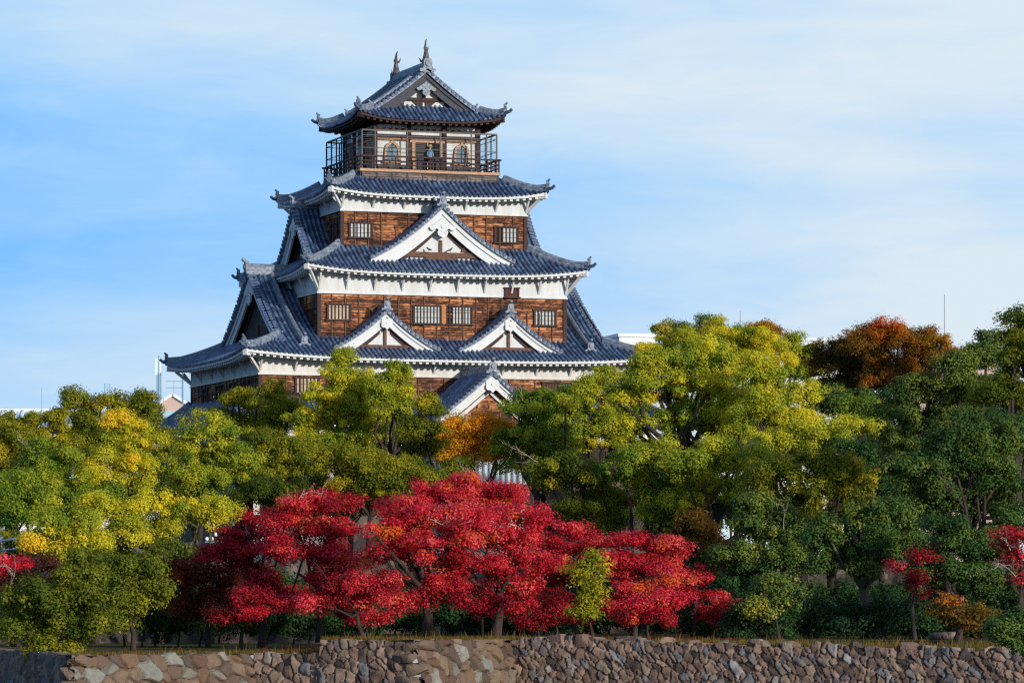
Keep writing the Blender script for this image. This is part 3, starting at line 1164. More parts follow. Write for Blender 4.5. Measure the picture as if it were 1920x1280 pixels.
kb(mb, 'skirt_batten', 'grey_timber', bal)
mb = MB()
ra, rb = ab - .02, bb_ - .02
for z, t in ((31.18, .11), (30.86, .08), (30.60, .08)):
    ex = .18 if z > 31 else 0
    for sy in (-1, 1): mb.box((0, sy * rb, z), (2 * ra + 2 * ex, t, t))
    for sx in (-1, 1): mb.box((sx * ra, 0, z + .003), (t, 2 * rb + 2 * ex - (0 if ex else t), t))
n = 13
for i in range(n):
    x = -ra + 2 * ra * i / (n - 1)
    for sy in (-1, 1): mb.box((x, sy * rb, 30.76), (.09, .09, .9))
for i in range(1, 11):
    y = -rb + 2 * rb * i / 11
    for sx in (-1, 1): mb.box((sx * ra, y, 30.76), (.09, .09, .9))
kb(mb, 'railing', 'dark_timber', bal)
mb = MB()
ca, cb = ab - .14, bb_ - .14
for z, t in ((32.95, .10), (32.60, .045), (31.75, .04)):
    for sy in (-1, 1): mb.box((0, sy * cb, z), (2 * ca, t, t))
    for sx in (-1, 1): mb.box((sx * ca, 0, z + .002), (t, 2 * cb - t, t))
xs = [-ca, -3.9, -1.6, .75, 3.0, 4.1, ca]
for x in xs:
    for sy in (-1, 1): mb.box((x, sy * cb, 31.6), (.085, .085, 2.65))
for i in range(1, 7):
    y = -cb + 2 * cb * i / 7
    for sx in (-1, 1): mb.box((sx * ca, y, 31.6), (.08, .08, 2.65))
for sx in (-1, 1):
    for y in (-cb + .4, cb - .4):
        mb.beam((sx * ca, y, 32.95), (sx * a5, y * .8, 33.1), .05, .05)
for i in range(12):
    z = 31.3 + i * .13
    for sy in (-1, 1): mb.box((0, sy * cb, z), (2 * ca, .010, .010))
    for sx in (-1, 1): mb.box((sx * ca, 0, z), (.010, 2 * cb, .010))
kb(mb, 'balcony_cage', 'black_iron', bal)

# --- tier 4 -----------------------------------------------------------------
H4 = lambda v: 1.20 * (.8 * (v / 2.2) + .2 * (v / 2.2) ** 2)
R4 = Roof(7.85, 6.56, 28.42, H4, .52, 2.9)
r4 = R4.tiles(None)
R4.hips(r4, 2.5)
R4.eaves(r4, (1.28, 1.28))
b4 = band(6.60, 5.34, 27.27, 28.5)
brackets(b4, 6.60, 5.34, 27.3, 28.4, 1.25, 7, 5)
wood_tier(6.56, 5.30, 24.2, 27.27, 4)
window(-6.02, -4.50, 25.52, 26.45, -5.30, 'shoji', n=6)
window(4.38, 5.95, 25.46, 26.45, -5.30, 'half', n=6)
window(-4.6, -3.2, 25.1, 26.5, -6.56, 'red', 'left', n=5)

# --- tier 3 -----------------------------------------------------------------
H3 = lambda v: 1.95 * (.80 * (v / 3.3) + .20 * (v / 3.3) ** 2)
R3 = Roof(10.12, 8.60, 22.98, H3, .52, 3.8)
r3 = R3.tiles(None)
R3.hips(r3, 3.4)
R3.eaves(r3, (1.33, 1.33))
b3 = band(8.79, 7.31, 21.5, 23.05)
brackets(b3, 8.79, 7.31, 21.55, 22.95, 1.3, 10, 6)
wood_tier(8.75, 7.27, 18.0, 21.5, 3)
window(-8.15, -6.62, 19.75, 20.75, -7.27, 'shutter', n=6)
window(-2.08, -.20, 19.64, 20.8, -7.27, 'shoji', n=8)
mb = MB(); mb.box((.01, -7.42, 20.22), (.30, .10, 1.3)); kb(mb, 'window_post', 'orange_timber')
window(.22, 1.98, 19.64, 20.8, -7.27, 'half', n=8)
window(6.55, 8.03, 19.7, 20.68, -7.27, 'shoji', n=6)
window(4.45, 5.3, 21.58, 22.13, -7.36, 'red', n=4)
window(-6.2, -4.6, 19.0, 20.5, -8.75, 'red', 'left', n=5)
# big front gable and the two side gables of this roof
gable((0, -6.75), (0, -1), 5.15, 27.72, 24.05, 1.6, 'grand', barge=1.15, over=.45)
gable((0, 6.75), (0, 1), 5.15, 27.72, 24.05, 1.6, 'grand', barge=1.15, over=.45)
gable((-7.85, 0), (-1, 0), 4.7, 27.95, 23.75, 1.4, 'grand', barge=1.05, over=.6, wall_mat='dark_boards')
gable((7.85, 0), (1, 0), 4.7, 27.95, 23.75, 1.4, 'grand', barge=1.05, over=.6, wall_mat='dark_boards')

# --- tier 2: hip-and-gable roof, ridge left to right ------------------------
RISE2 = 6.30
H2 = lambda v: RISE2 * (.66 * (v / 10.53) + .34 * (v / 10.53) ** 2) if v < 20 else 0
R2 = Roof(14.86, 10.53, 17.06, H2, .50, 0, G=11.55)
r2 = R2.tiles(None)
R2.hips(r2, 3.3)
R2.eaves(r2, (1.5, 1.55))
for sx in (-1, 1):
    gable((sx * 11.0, 0), (sx, 0), 8.1, 17.06 + RISE2, 18.45, .5, 'grand', barge=.95, over=.6, tiles=False, parent=r2, ridge=False,
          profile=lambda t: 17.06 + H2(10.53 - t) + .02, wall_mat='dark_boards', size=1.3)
    mb = MB()
    ridge_path(mb, [V((sx * 11.75, 0, 17.0 + RISE2)), V((sx * 8.7, 0, 17.0 + RISE2))], .46, .62)
    kb(mb, 'main_ridge', 'ridge_tile', r2)
    knob_tile(r2, V((sx * 11.85, 0, 17.0 + RISE2 + .25)), (sx, 0, 0), 1.15)
    for sy in (-1, 1):
        mb = MB(); pts = []
        for i in range(12):
            y = .4 + (8.6 - .4) * i / 11
            pts.append(V((sx * 10.15, sy * y, 17.06 + H2(10.53 - y) + .04)))
        ridge_path(mb, pts, .30, .36)
        kb(mb, 'descending_ridge', 'ridge_tile', r2)
        knob_tile(r2, pts[-1] + V((0, sy * .1, .18)), (0, sy, 0), .9)
b2 = band(13.34, 8.99, 15.88, 17.2, 'shaded_plaster')
brackets(b2, 13.34, 8.99, 15.9, 17.0, 1.5, 12, 7, 'shaded_plaster')
wood_tier(13.30, 8.95, 13.6, 15.88, 2)
window(-10.85, -9.3, 14.72, 15.7, -8.95, 'shutter', n=6)
window(6.6, 7.6, 14.7, 15.66, -8.95, 'red', n=5)
window(7.75, 8.8, 14.7, 15.66, -8.95, 'blue', n=5)
for i in range(4):
    window(-6.4 + i * 3.6, -5.2 + i * 3.6, 14.5, 15.6, -13.30, 'none', 'left')
gable((-4.55, -8.75), (0, -1), 3.72, 20.40, 17.82, 1.7, 'small', barge=.82, over=.40, size=.92)
gable((4.20, -8.75), (0, -1), 3.72, 20.40, 17.82, 1.7, 'small', barge=.82, over=.40, size=.92)

# --- tier 1 -----------------------------------------------------------------
H1 = lambda v: 1.60 * (.85 * (v / 1.65) + .15 * (v / 1.65) ** 2)
R1 = Roof(15.25, 10.60, 12.66, H1, .5, 2.0)
r1 = R1.tiles(None)
R1.hips(r1, 1.8)
R1.eaves(r1, (1.5, 1.4))
band(13.8, 9.2, 11.6, 12.7)
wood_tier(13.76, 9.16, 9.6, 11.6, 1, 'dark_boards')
# projecting entrance wing with its gable roof
gable((.85, -14.6), (0, -1), 4.75, 16.0, 12.25, 5.7, 'plain', barge=.78, over=.75, g=.88, wall_mat='weathered_boards', size=1.1)
mb = MB()
for sg in (-1, 1):
    A = [V((.85 + sg * t, -14.72, 12.25 + 3.75 * (.88 * (1 - t / 4.75) + .12 * (1 - t / 4.75) ** 2) - 1.12)) for t in [4.4 - .44 * i for i in range(11)]]
    mb.strip(A, [p + V((0, 0, -.3)) for p in A], .2, V((0, -1, 0)))
porch = kb(mb, 'wing_barge_board', 'white_paint')
mb = MB()
mb.box((.85, -11.7, 11.2), (6.4, 5.6, 3.2))
for i in range(7): mb.box((-1.6 + i * .82, -14.55, 12.6), (.09, .08, 3.0))
kb(mb, 'entrance_wing', 'weathered_boards')

# stone base of the keep
def np_wall(p0, p1, z0t, z1t, zbot, batter, cell, aspect, skew, seed, res, name, material, parent=None, bulge=.16, dark=0.0, normal_flip=1, rough_top=.0, gap=.05, tilt=1.0):
    """dry-stone wall face as displaced Voronoi stones; p0->p1 left to right seen from outside"""
    rng = np.random.default_rng(seed)
    p0 = np.array(p0, float); p1 = np.array(p1, float)
    L = np.linalg.norm(p1 - p0); dd = (p1 - p0) / L
    nrm = np.array([dd[1], -dd[0]]) * normal_flip
    H = max(z0t, z1t) - zbot
    nu, nv = int(L / res) + 2, int(H / res) + 2
    uu, vv = np.meshgrid(np.linspace(0, L, nu), np.linspace(0, H, nv))
    # warp
    wu = uu + .14 * cell * np.sin(vv * 2.1 / cell + seed) + .10 * cell * np.sin(uu * 1.7 / cell + vv * 1.3 / cell)
    wv = vv + .12 * cell * np.sin(uu * 1.9 / cell + seed * 2)
    su = (wu + skew * wv) / (cell * aspect); sv = wv / cell
    M = int(max(su.max(), sv.max(), -su.min(), -sv.min())) + 6
    jx = rng.random((2 * M + 4, 2 * M + 4)); jy = rng.random((2 * M + 4, 2 * M + 4)); tj = rng.random((2 * M + 4, 2 * M + 4))
    wt = rng.random(tj.shape) ** 1.5; tx = rng.normal(0, 1, tj.shape); ty = rng.normal(0, 1, tj.shape)
    iu, iv = np.floor(su).astype(int), np.floor(sv).astype(int)
    F1 = np.full(su.shape, 9.); F2 = np.full(su.shape, 9.); ida = np.zeros(su.shape, int); idb = np.zeros(su.shape, int)
    dx1 = np.zeros(su.shape); dy1 = np.zeros(su.shape)
    for a in (-2, -1, 0, 1, 2):
        for b in (-2, -1, 0, 1, 2):
            ca, cb_ = iu + a + M, iv + b + M
            px = iu + a + .12 + .76 * jx[ca, cb_]; py = iv + b + .12 + .76 * jy[ca, cb_]
            ddx, ddy = su - px, sv - py
            d = np.sqrt(ddx ** 2 + ddy ** 2) / (.72 + .62 * wt[ca, cb_])
            closer = d < F1
            F2 = np.where(closer, F1, np.minimum(F2, d))
            ida = np.where(closer, ca, ida); idb = np.where(closer, cb_, idb)
            dx1 = np.where(closer, ddx, dx1); dy1 = np.where(closer, ddy, dy1)
            F1 = np.where(closer, d, F1)
    e = np.clip((F2 - F1 - gap) / .15, 0, 1)
    prof = 1 - (1 - e) ** 2.4
    hgt = bulge * (prof - 1.0) + tilt * cell * .10 * (tj[ida, idb] - .5) * 2 * prof + tilt * cell * .17 * (tx[ida, idb] * dx1 + ty[ida, idb] * dy1) * prof
    hgt += rng.normal(0, .006, hgt.shape) + .03 * np.sin(uu * 9 + vv * 4) * np.sin(vv * 11 - uu * 3) * prof
    zt = z0t + (z1t - z0t) * (uu / L)
    frac = vv / H
    ztop = zt + rough_top * (tj[ida, idb] - .45) * (frac > .999)
    z = zbot + frac * (ztop - zbot)
    depth = (zt - z)
    out = batter * depth + .02 * depth ** 2 * (batter > .3) + hgt
    X = p0[0] + dd[0] * uu + nrm[0] * out
    Y = p0[1] + dd[1] * uu + nrm[1] * out
    verts = np.stack([X, Y, z], -1).reshape(-1, 3)
    idx = np.arange(nu * nv).reshape(nv, nu)
    f = np.stack([idx[:-1, :-1], idx[:-1, 1:], idx[1:, 1:], idx[1:, :-1]], -1).reshape(-1, 4)
    tint = tj[ida, idb][:-1, :-1].reshape(-1)
    # coping strip back from the top edge
    n0 = len(verts)
    back = np.stack([p0[0] + dd[0] * uu[-1] - nrm[0] * .9, p0[1] + dd[1] * uu[-1] - nrm[1] * .9, z[-1] - .03], -1)
    verts = np.concatenate([verts, back])
    k = np.arange(nu - 1)
    f2 = np.stack([idx[-1, :-1], idx[-1, 1:], n0 + k + 1, n0 + k], -1)
    f = np.concatenate([f, f2]); tint = np.concatenate([tint, tj[ida, idb][-1, :-1]])
    return np_mesh(name, verts, f, material, tint, parent)


def keep_pt(x, y):
    c, s_ = math.cos(TH), math.sin(TH)
    return (KX + x * c - y * s_, KD + x * s_ + y * c)


GB = 2.6        # bailey ground level
sb = empty('keep_stone_base', (KX, KD, GB), 0, label='battered dry-stone base under the wooden castle keep', cat='stone base')
def reloc(o, root):
    o.location = -root.location
    return o
A0, B0 = 14.1, 9.5
cs = [keep_pt(-A0, -B0), keep_pt(A0, -B0), keep_pt(A0, B0), keep_pt(-A0, B0)]
for k, nm in enumerate(('stone_face', 'stone_face', 'stone_face', 'stone_face')):
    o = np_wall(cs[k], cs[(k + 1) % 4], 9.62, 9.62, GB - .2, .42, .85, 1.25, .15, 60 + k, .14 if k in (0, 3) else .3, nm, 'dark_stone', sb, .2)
    reloc(o, sb)
# wing base
c4 = [keep_pt(-2.6, -14.6), keep_pt(4.3, -14.6), keep_pt(4.3, -9.4), keep_pt(-2.6, -9.4)]
for k in (0, 1, 3):
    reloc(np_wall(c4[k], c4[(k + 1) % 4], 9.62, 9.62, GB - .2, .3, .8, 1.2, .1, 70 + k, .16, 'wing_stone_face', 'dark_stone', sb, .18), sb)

# ------------------------------------------------------------------ moat-side stone walls
def XY(px, d):
    return ((px - CX) / F * d, d)


ZH, ZL = -0.93, -1.40
pA, pJ, pB, pC, pD, pE = XY(132, 146), XY(476, 153), XY(778, 150), XY(957, 158.5), XY(1990, 149), XY(-90, 180)
f_ = (602 - 476) / (778 - 476)
pS = (pJ[0] + (pB[0] - pJ[0]) * f_, pJ[1] + (pB[1] - pJ[1]) * f_)
ZB = -6.3


def wall_thing(name, label, anchor, *args, **kw):
    root = empty(name, (anchor[0], anchor[1], ZB), 0, label=label, cat='stone wall', group='dry-stone walls along the moat')
    o = np_wall(*args, name='stone_face', parent=root, **kw)
    reloc(o, root)
    return root


wA = wall_thing('moat_wall', 'low sunlit wall of big warm-coloured stones in the bottom left corner', pA,
                pA, pJ, ZL, ZL, ZB, .25, .50, 1.3, .12, 5, .04, material='warm_stone', bulge=.26, rough_top=.10, gap=.05)
wB1 = wall_thing('moat_wall', 'short shaded stone wall stretch between the low sunlit wall and the step up', pJ,
                 pJ, pS, ZL, ZL, ZB, .25, .46, .85, .25, 8, .045, material='brown_stone', bulge=.12, rough_top=.10, gap=.03, tilt=.7)
wB2 = wall_thing('moat_wall', 'higher stone wall of small mixed stones left of the projecting corner', pS,
                 pS, pB, ZH, ZH, ZB, .25, .42, .85, .25, 9, .042, material='brown_stone', bulge=.13, rough_top=.10, gap=.03, tilt=.7)
wC = wall_thing('moat_wall', 'bright stone wall face of big pale blocks at the projecting corner', pB,
                pB, pC, ZH, ZH, ZB, .25, .52, 1.35, -.05, 12, .04, material='warm_stone', bulge=.26, rough_top=.08, gap=.05)
wD = wall_thing('moat_wall', 'long brown wall of small slanted stones running out at bottom right', pC,
                pC, pD, ZH, -1.36, ZB, .25, .36, .80, .55, 17, .042, material='brown_stone', bulge=.12, rough_top=.2, gap=.028, tilt=.6)
wE = wall_thing('moat_wall', 'dark shaded wall behind the bottom left corner under the tree', pE,
                pE, pA, ZL, ZL, ZB, .25, .45, .85, .3, 21, .08, material='brown_stone', bulge=.13, rough_top=.1)


def rock(mb, c, size, rnd, tint):
    """rough block: subdivided box pushed towards an ellipsoid"""
    n = 4
    c = V(c)
    ang = rnd.uniform(-.35, .35)
    ca, sa = math.cos(ang), math.sin(ang)
    cut = [(V((rnd.gauss(0, 1), rnd.gauss(0, 1), rnd.gauss(0, 1))).normalized(), rnd.uniform(.55, .85)) for _ in range(5)]
    idx = {}
    def vt(i, j, k):
        key = (i, j, k)
        if key not in idx:
            p = V((i / n * 2 - 1, j / n * 2 - 1, k / n * 2 - 1))
            q = p * (1 / max(1, p.length) * .35 + .65)
            for d, h in cut:
                e = q.dot(d) - h
                if e > 0: q -= d * e
            q = V((q.x * size[0] / 2, q.y * size[1] / 2, q.z * size[2] / 2))
            idx[key] = mb.vert(c + V((q.x * ca - q.y * sa, q.x * sa + q.y * ca, q.z)))
        return idx[key]
    for a in range(n):
        for b in range(n):
            for q in (((0, a, b), (0, a, b + 1), (0, a + 1, b + 1), (0, a + 1, b)), ((n, a, b), (n, a + 1, b), (n, a + 1, b + 1), (n, a, b + 1)),
                      ((a, 0, b), (a + 1, 0, b), (a + 1, 0, b + 1), (a, 0, b + 1)), ((a, n, b), (a, n, b + 1), (a + 1, n, b + 1), (a + 1, n, b)),
                      ((a, b, 0), (a, b + 1, 0), (a + 1, b + 1, 0), (a + 1, b, 0)), ((a, b, n), (a + 1, b, n), (a + 1, b + 1, n), (a, b + 1, n))):
                mb.f.append(tuple(vt(*t) for t in q)); mb.fa.append(tint)


def block(parent, root, c, size, tint, rz, seed, name='corner_stone', material='warm_stone'):
    rnd = random.Random(seed)
    mb = MB()
    rock(mb, (0, 0, 0), size, rnd, tint)
    o = mb.build(name, material, root, False)
    o.location = V(c) - root.location
    o.rotation_euler = (rnd.uniform(-.05, .05), rnd.uniform(-.05, .05), rz)
    return o


def quoins(root, p, ztop, dl, dr, seed):
    """long-and-short corner stones; dl/dr unit directions along the two faces"""
    rnd = random.Random(seed)
    z = ztop + .02; k = 0
    out = -(V((*dl, 0)) + V((*dr, 0))).normalized()
    while z > -3.6:
        h = rnd.uniform(.36, .50)
        d = dr if k % 2 == 0 else dl
        L = rnd.uniform(.85, 1.15)
        dep = .25 * (ztop - z + h / 2) * 1.25
        c = V((p[0], p[1], z - h / 2)) + out * dep + V((*d, 0)) * (L / 2 - .22) - out * .22
        block(None, root, c, (L, .72, h * 1.04), rnd.choice([.3, .38, .42, .66, .9, .28]), math.atan2(d[1], d[0]), seed + k)
        z -= h; k += 1


def unit(a, b):
    v = V((b[0] - a[0], b[1] - a[1])); v.normalize(); return (v.x, v.y)


quoins(wC, pB, ZH, unit(pB, pS), unit(pB, pC), 40)
quoins(wA, pA, ZL, unit(pA, pE), unit(pA, pJ), 50)
rnd = random.Random(11)
for i in range(34):                                   # loose capping stones along the ragged right wall
    t = rnd.uniform(.05, .98)
    x, y = pC[0] + (pD[0] - pC[0]) * t, pC[1] + (pD[1] - pC[1]) * t
    s_ = rnd.uniform(.35, .75)
    block(None, wD, (x + .1, y + .35, ZH + (-1.36 - ZH) * t + s_ * .08 - .06), (s_ * 1.2, s_ * .9, s_ * .7), rnd.random(), rnd.uniform(0, 3), 300 + i, 'capping_stone', 'brown_stone')

# ------------------------------------------------------------------ ground, water
def sheet(name, poly, z, material, kind='structure'):
    mb = MB()
    ids = [mb.vert((x, y, z if not callable(z) else z(x, y)), (x, y)) for x, y in poly]
    mb.f.append(tuple(ids))
    o = mb.build(name, material)
    tag(o, kind=kind)
    return o


def back(p, k=.45):
    return (p[0], p[1] + k)


sheet('ground', [(-2500, 230), (pE[0] - 100, pE[1] + 40), back(pE, .5), (pA[0] + .3, pA[1] + .6), back(pJ, .5), back(pB, .6), back(pC, .5), (pD[0] + .2, pD[1] + .6),
                 (80, 140), (2500, 100), (2500, 5000), (-2500, 5000)], -1.46, 'turf')
mb = MB()
fr = [(pS[0] + .25, pS[1] + .25, ZH - .05), (pB[0], pB[1] + .3, ZH - .05), (pC[0], pC[1] + .3, ZH - .05)]
fr += [(pC[0] + (pD[0] - pC[0]) * q, pC[1] + (pD[1] - pC[1]) * q + .3, ZH + (-1.36 - ZH) * q - .05) for q in (.2, .4, .6, .8, 1.0)] + [(60, 147, -1.42)]
rows = [[mb.vert((x, y + dy if dy < 50 else 222, z + (ZH - .04 - z) * f)) for x, y, z in fr] for dy, f in ((0, 0), (3, .35), (8, .9), (99, 1))]
for a in range(3):
    for b in range(len(fr) - 1): mb.f.append((rows[a][b], rows[a][b + 1], rows[a + 1][b + 1], rows[a + 1][b]))
tag(mb.build('terrace', 'turf'), kind='structure')
sheet('moat_water', [(-2500, 20), (2500, 20), (2500, 400), (-2500, 400)], -6.0, 'moat_water')
sheet('near_bank', [(-2500, -600), (2500, -600), (2500, 22), (-2500, 22)], -2.0, 'soil')
EB = 214.0
sheet('bailey_ground', [(-120, EB + 1.2), (140, EB + 1.2), (160, 420), (-160, 420)], GB, 'turf')
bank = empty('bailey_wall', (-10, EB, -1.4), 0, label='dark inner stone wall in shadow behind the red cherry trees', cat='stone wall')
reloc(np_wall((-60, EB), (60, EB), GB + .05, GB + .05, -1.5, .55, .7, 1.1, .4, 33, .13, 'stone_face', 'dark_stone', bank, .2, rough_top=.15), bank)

# ------------------------------------------------------------------ trees
LEAF_SHAPE = np.array([[-.5, 0, 0], [0, -.34, .06], [.5, 0, 0], [0, .34, .06]])


def leaf_mesh(centres, normals, sizes, rng):
    n = len(centres)
    N = normals / np.maximum(np.linalg.norm(normals, axis=1, keepdims=True), 1e-6)
    R = rng.normal(size=(n, 3))
    A = np.cross(N, R); A /= np.maximum(np.linalg.norm(A, axis=1, keepdims=True), 1e-6)
    B = np.cross(N, A)
    v = (centres[:, None, :] + sizes[:, None, None] * (LEAF_SHAPE[None, :, 0, None] * A[:, None, :] + LEAF_SHAPE[None, :, 1, None] * B[:, None, :]
                                                       + LEAF_SHAPE[None, :, 2, None] * N[:, None, :]))
    f = np.arange(4 * n).reshape(n, 4)
    return v.reshape(-1, 3), f


TOTAL = [0]


def tree(name, label, tpx, d, gz, leaf, tint, blobs, cat='tree', group=None, bark='dark_bark', size=.11, puff=.31, flat=.75, cover=1.0, seed=0,
         twigs=0, lean=0.0, trunk_r=None, sd=.155, drop=.12, dens=1.0, limbs=14, tgt=None, grow=1.05, hollow=.42):
    """a tree: tapered trunk with limbs, and a crown of many leaf clumps (each clump a shell of leaf-sized faces)"""
    rng = np.random.default_rng(seed * 7 + 3)
    rnd = random.Random(seed)
    base = V(((tpx - CX) / F * d, d, gz))
    root = empty(name, base, 0, label=label, cat=cat, group=group)
    C, NR, S, T = [], [], [], []
    puffs = []
    for bi, (cx, cy, rx, ry) in enumerate(blobs):
        Rx, Rz = rx * d / F * grow, ry * d / F * grow
        Ry = (Rx + Rz) / 2 * .95
        c = np.array(P(cx, cy, d)) + np.array([0, rng.uniform(-.5, .5) * Ry, 0])
        Rm = (Rx * Ry * Rz) ** (1 / 3)
        pr = max(.34, puff * max(Rm, 1.6))
        area = 4 * PI * (((Rx * Ry) ** 1.6 + (Rx * Rz) ** 1.6 + (Ry * Rz) ** 1.6) / 3) ** (1 / 1.6)
        n = max(7, int(1.35 * dens * area / (PI * pr * pr)))
        dirs = rng.normal(size=(n, 3)); dirs /= np.linalg.norm(dirs, axis=1, keepdims=True)
        keep = (dirs[:, 2] > -.35) | (rng.random(n) < .45)
        keep &= (dirs[:, 1] < .35) | (rng.random(n) < .6)
        keep &= rng.random(n) > drop
        keep &= ~((dirs[:, 2] < .05) & (dirs[:, 1] < .3) & (rng.random(n) < hollow))
        if keep.sum() < 4: keep[:4] = True
        dirs = dirs[keep]
        ph = rng.uniform(0, 6.28, 3)
        lump = 1 + .17 * np.sin(dirs[:, 0] * 5 + ph[0]) + .15 * np.sin(dirs[:, 2] * 6 + ph[1]) + .12 * np.sin(dirs[:, 1] * 7 + ph[2])
        rad = np.where(rng.random(len(dirs)) < .18, rng.uniform(.35, .7, len(dirs)), rng.uniform(.68, 1.16, len(dirs))) * lump
        pc = c + dirs * rad[:, None] * np.maximum(np.array([Rx, Ry, Rz]) - .42 * pr, .25)
        bt = tint + rng.normal(0, sd * .35)
        for q in range(len(pc)):
            puffs.append((pc[q], pr * rng.uniform(.5, 1.6), bt + rng.normal(0, sd * .75)))
    for pc, pr, pt in puffs:
        m = int(cover * 4 * PI * pr * pr * (.55 + .45 * flat) / (size * size * .34) * .85)
        m = max(20, m)
        ns = int(rng.integers(8, 16))
        sq = np.exp(rng.normal(0, .26, 3)) * np.array([1.1, 1.1, flat])
        off = rng.normal(0, .22, 3) * pr
        sd_ = rng.normal(size=(ns, 3)); sd_ /= np.linalg.norm(sd_, axis=1, keepdims=True)
        lowr = sd_[:, 2] < -.2
        sd_[lowr, 2] *= rng.choice([-1, 1], lowr.sum(), p=[.65, .35])
        srad = pr * rng.uniform(.26, .58, ns)
        sc_ = sd_ * (pr * rng.uniform(.35, .95, ns))[:, None] * sq + off
        st = rng.normal(0, sd * .55, ns)
        pk = srad ** 2; pk /= pk.sum()
        wi = rng.choice(ns, m, p=pk)
        dv = rng.normal(size=(m, 3)); dv /= np.linalg.norm(dv, axis=1, keepdims=True)
        rr = srad[wi] * np.where(rng.random(m) < .72, rng.uniform(.7, 1.15, m), rng.uniform(.2, 1.75, m))
        pos = pc + sc_[wi] + dv * rr[:, None] * np.array([1.15, 1.15, .5 + .5 * flat])
        C.append(pos)
        NR.append(dv * .65 + sd_[wi] * .35 + np.array([0, -.05, .35]) + rng.normal(0, .30, (m, 3)))
        S.append(size * rng.uniform(.65, 1.3, m))
        T.append(pt + st[wi] + rng.normal(0, sd * .35, m))
    C = np.concatenate(C); NR = np.concatenate(NR); S = np.concatenate(S); T = np.clip(np.concatenate(T), 0, 1)
    v, f = leaf_mesh(C - np.array(base), NR, S, rng)
    TOTAL[0] += len(f)
    np_mesh('crown', v, f, leaf, T, root)
    # trunk and limbs
    mb = MB()
    allc = np.array([p[0] for p in puffs])
    ctr = V(allc.mean(0)); low = allc[:, 2].min()
    if tgt is not None: ctr = P(tgt[0], tgt[1], d)
    H = max(ctr.z - gz, .8)
    tr = trunk_r or min(.30, .028 * H + .05)
    fork = base.lerp(ctr, .52) + V((lean * H * .12, 0, 0)); fork.z = gz + H * .52
    p1 = base.lerp(fork, .5) + V((rnd.uniform(-.12, .12) * H * .3 + lean * H * .05, 0, 0))
    mb.tube([base - V((0, 0, .25)), base + V((0, 0, .12)), p1, fork], [tr * 1.45, tr * 1.1, tr * .85, tr * .68], 8)
    order = rnd.sample(range(len(puffs)), min(len(puffs), limbs * 3))
    mains = []
    for i, q in enumerate(order):
        e = V(puffs[q][0])
        if i < limbs // 2 or not mains:
            s0, r0 = fork, tr * .55
        else:
            j = min(range(len(mains)), key=lambda j: (mains[j][0] - e).length + abs(rnd.gauss(0, .2)))
            s0, r0 = mains[j]
        mid = s0.lerp(e, .5) + V((rnd.gauss(0, .12), rnd.gauss(0, .12), -.06)) * (e - s0).length
        q1 = s0.lerp(mid, .5) + V((rnd.gauss(0, .05), 0, rnd.gauss(0, .05))) * (e - s0).length
        r1 = max(.022, r0 * .32)
        mb.tube([s0, q1, mid, e], [r0, r0 * .8, r0 * .55, r1], 5, False)
        mains.append((mid, r0 * .5)); mains.append((q1, r0 * .62))
    o = mb.build('trunk', bark, root, True, tuple(base))
    # bare dead sprays showing through the crown
    for w in range(twigs):
        mt = MB()
        q = puffs[rnd.randrange(len(puffs))]
        s0 = V(q[0]) + V((0, -q[1] * .8, 0))
        def spray(s0, dr, L, r, dep):
            pts = [s0]
            for i in range(4):
                dr = (dr + V((rnd.gauss(0, .28), rnd.gauss(0, .2), rnd.gauss(0.03, .22)))).normalized()
                pts.append(pts[-1] + dr * L / 4)
            mt.tube(pts, [r * (1 - .2 * i) for i in range(5)], 4, False)
            if dep:
                for i in range(1, 5):
                    if rnd.random() < .8:
                        spray(pts[i], (dr + V((rnd.gauss(0, .6), rnd.gauss(0, .3), rnd.gauss(0.1, .5)))).normalized(), L * .5, r * .55, dep - 1)
        spray(s0, V((rnd.choice((-1, 1)) * rnd.uniform(.4, 1), -.3, rnd.uniform(.1, 1))).normalized(), rnd.uniform(.7, 1.5), .022, 2)
        mt.build('bare_branch', 'pale_twig', root, False, tuple(base))
    return root


CAM_G, RED_G, EVG_G, RUS_G = 'yellow-green camphor trees around the keep', 'red cherry trees above the moat wall', 'dark evergreen trees on the right', 'russet and orange trees behind'
TREES = []
def T(*a, **k): TREES.append((a, k))

# left group
T('camphor_tree', 'yellow-green tree cut by the left edge below the glass roof', 20, 243, GB, 'green_leaf', .55, [(15, 850, 70, 55), (8, 815, 40, 40), (40, 890, 60, 40)])
T('camphor_tree', 'slim-topped green tree standing against the glass-roofed hall', 95, 246, GB, 'green_leaf', .55, [(100, 785, 24, 30), (62, 800, 26, 26), (90, 840, 62, 42), (30, 800, 22, 22)])
T('camphor_tree', 'airy green tree forming the highest crown left of the pink gabled rooftop', 215, 248, GB, 'green_leaf', .45,
  [(150, 768, 32, 34), (200, 758, 28, 24), (250, 760, 28, 26), (285, 770, 22, 28), (180, 810, 60, 36), (260, 805, 45, 36), (215, 860, 80, 45), (300, 822, 24, 20), (325, 842, 26, 20)], drop=.18)
T('camphor_tree', 'camphor tree with an orange-yellow top left of the keep', 240, 224, GB, 'camphor_leaf', .58,
  [(240, 808, 40, 26), (225, 850, 50, 40), (245, 895, 55, 45), (190, 905, 50, 38)], twigs=2)
T('camphor_tree', 'broad yellow-green tree in the middle of the left group', 110, 222, GB, 'camphor_leaf', .30,
  [(110, 875, 62, 42), (60, 925, 70, 42), (150, 935, 70, 40), (110, 955, 60, 30)], twigs=1)
T('camphor_tree', 'sunlit yellow-green tree before the lowest roof corner of the keep', 360, 226, GB, 'camphor_leaf', .42,
  [(408, 812, 34, 22), (368, 825, 28, 24), (398, 850, 56, 34), (340, 878, 40, 36), (430, 880, 52, 38), (380, 905, 45, 28)], twigs=1, limbs=20)
